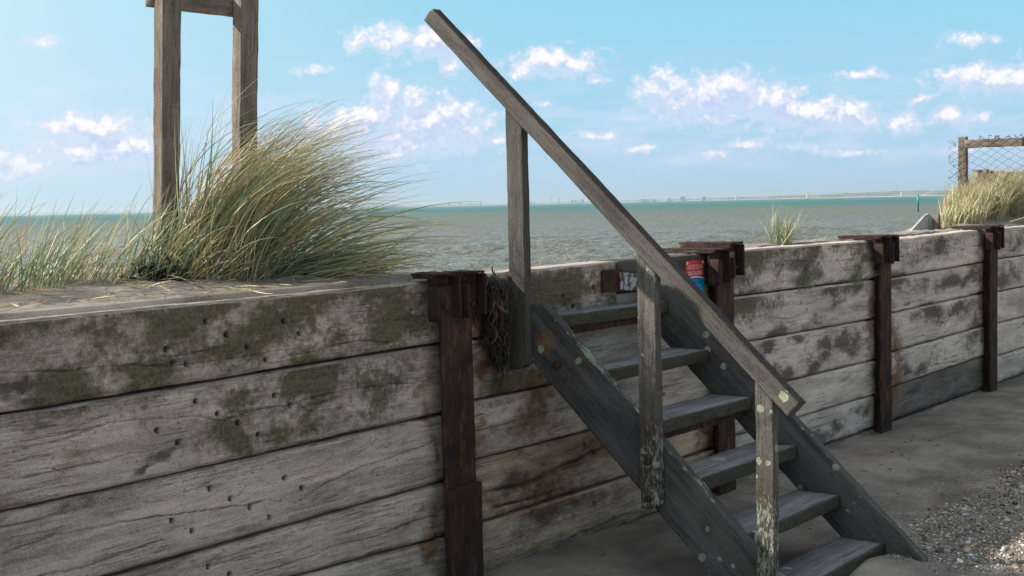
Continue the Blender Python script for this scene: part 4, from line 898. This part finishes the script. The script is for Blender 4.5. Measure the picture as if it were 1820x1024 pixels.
# ------------------------------------------------------------------ shingle, shells and scraps
def ico(sub):
    t = (1+5**.5)/2; v = np.array([(-1, t, 0), (1, t, 0), (-1, -t, 0), (1, -t, 0), (0, -1, t), (0, 1, t), (0, -1, -t), (0, 1, -t), (t, 0, -1), (t, 0, 1), (-t, 0, -1), (-t, 0, 1)], float)
    v /= np.linalg.norm(v[0])
    f = np.array([(0, 11, 5), (0, 5, 1), (0, 1, 7), (0, 7, 10), (0, 10, 11), (1, 5, 9), (5, 11, 4), (11, 10, 2), (10, 7, 6), (7, 1, 8), (3, 9, 4), (3, 4, 2), (3, 2, 6), (3, 6, 8), (3, 8, 9), (4, 9, 5), (2, 4, 11), (6, 2, 10), (8, 6, 7), (9, 8, 1)])
    for _ in range(sub):
        vl = [tuple(x) for x in v]; cache = {}; nf = []
        def mid(a, b):
            k = (min(a, b), max(a, b))
            if k not in cache:
                m = (np.array(vl[a])+np.array(vl[b])); m /= np.linalg.norm(m); cache[k] = len(vl); vl.append(tuple(m))
            return cache[k]
        for a, b, c in f: x, y, z = mid(a, b), mid(b, c), mid(c, a); nf += [(a, x, z), (b, y, x), (c, z, y), (x, y, z)]
        v = np.array(vl); f = np.array(nf)
    return v, f
def pebbles(x, y, size, g, sub, pal):
    v, f = ico(sub); N = len(x); k = len(v)
    S = size[:, None]*np.stack([g.uniform(.8, 1.3, N), g.uniform(.6, 1.0, N), g.uniform(.3, .7, N)], 1)*.5
    a = g.uniform(0, 2*PI, N); tl = g.normal(0, .35, N)
    P = v[None]*S[:, None]*(1+.14*g.normal(0, 1, (N, k, 1)))
    X = P[..., 0]*np.cos(tl)[:, None]-P[..., 2]*np.sin(tl)[:, None]; Zz = P[..., 0]*np.sin(tl)[:, None]+P[..., 2]*np.cos(tl)[:, None]
    Xr = X*np.cos(a)[:, None]-P[..., 1]*np.sin(a)[:, None]; Yr = X*np.sin(a)[:, None]+P[..., 1]*np.cos(a)[:, None]
    z0 = ground_z(x, y)
    V = np.stack([Xr+x[:, None], Yr+y[:, None], Zz+(z0+S[:, 2]*g.uniform(.1, .9, N))[:, None]], -1).reshape(-1, 3)
    F = (f[None]+(np.arange(N)*k)[:, None, None]).reshape(-1, 3)
    c = pal[g.integers(0, len(pal), N)]*g.uniform(.7, 1.25, (N, 1))
    return V, F, np.repeat(c, k, 0)
pal = np.array([(.30, .20, .13), (.22, .15, .10), (.42, .32, .22), (.13, .10, .085), (.50, .45, .40), (.62, .60, .58), (.28, .25, .23), (.36, .22, .13), (.055, .05, .05), (.45, .36, .26), (.70, .68, .66), (.34, .33, .34)])
def peb_mat():
    m, G, b = mat('shingle_stone'); c = G.attr('bc', 'Color'); n = G.noise(G.node('ShaderNodeTexCoord').outputs['Object'], 180, 3, .6)
    G.put(b.inputs['Base Color'], G.mix(G.math('MULTIPLY', G.step(n, .4, .7), .35), c, G.mix(.5, c, (0, 0, 0)))); b.inputs['Roughness'].default_value = .65; return m
M_peb = peb_mat()
g = np.random.default_rng(99)
mb = MB()
def scatter(n, x0, x1, y0, y1, keep):
    x = g.uniform(x0, x1, n); y = g.uniform(y0, y1, n); k = g.random(n) < keep(x, y); return x[k], y[k]
x, y = scatter(30000, 1.35, 4.6, -2.3, -.95, lambda x, y: shingle_mask(x, y)*.95)
s = .0045+.013*g.random(len(x))**2.5; V, F, c = pebbles(x, y, s, g, 0, pal); mb.add(V, [F], bc=c)
x, y = scatter(2600, 1.5, 4.6, -2.3, -1.0, lambda x, y: shingle_mask(x, y)*.5)
s = .012+.026*g.random(len(x))**2.2; V, F, c = pebbles(x, y, s, g, 1, pal); mb.add(V, [F], bc=c)
x, y = scatter(5000, 1.1, 6.5, -2.2, -.1, lambda x, y: .03+.5*debx(x, y)['deb'])
s = .003+.006*g.random(len(x))**2; V, F, c = pebbles(x, y, s, g, 0, pal); mb.add(V, [F], bc=c)
tag(mb.build('shingle', M_peb), 'brown, grey and white pebbles and shell bits strewn at lower right', 'shingle', kind='stuff')
mb = weed(60, (0, 0, 0), (0, 0, 0), 0, g, .0035, .05)
for i in range(len(mb.v)):
    x = g.uniform(1.2, 4.8); y = -g.uniform(.25, 1.5); v = mb.v[i]; v[:, 2] *= .15; v += np.array([x, y, float(ground_z(np.array([x]), np.array([y]))[0])+.004])
tag(mb.build('seaweed_scraps', M_weed), 'small black seaweed scraps strewn over the shaded sand', 'seaweed scraps', kind='stuff')

# ------------------------------------------------------------------ sea air
hz = bpy.data.meshes.new('haze')
hx = 16500; v = [(-hx-4, -hx-4, SEA-1), (hx, -hx-4, SEA-1), (hx, hx, SEA-1), (-hx-4, hx, SEA-1)]; v += [(a, b, 62) for a, b, c in v]
hz.from_pydata(v, [], [(3, 2, 1, 0), (4, 5, 6, 7), (0, 1, 5, 4), (1, 2, 6, 5), (2, 3, 7, 6), (3, 0, 4, 7)])
ho = bpy.data.objects.new('haze', hz); COL.objects.link(ho); tag(ho, kind='stuff')
m = bpy.data.materials.new('haze'); m.use_nodes = True; G = NT(m.node_tree); G.n.clear()
pv = G.node('ShaderNodeVolumePrincipled'); pv.inputs['Color'].default_value = (.72, .86, .97, 1); pv.inputs['Density'].default_value = HAZE; pv.inputs['Anisotropy'].default_value = .3
mo = G.node('ShaderNodeOutputMaterial'); G.l.new(pv.outputs[0], mo.inputs['Volume']); hz.materials.append(m)
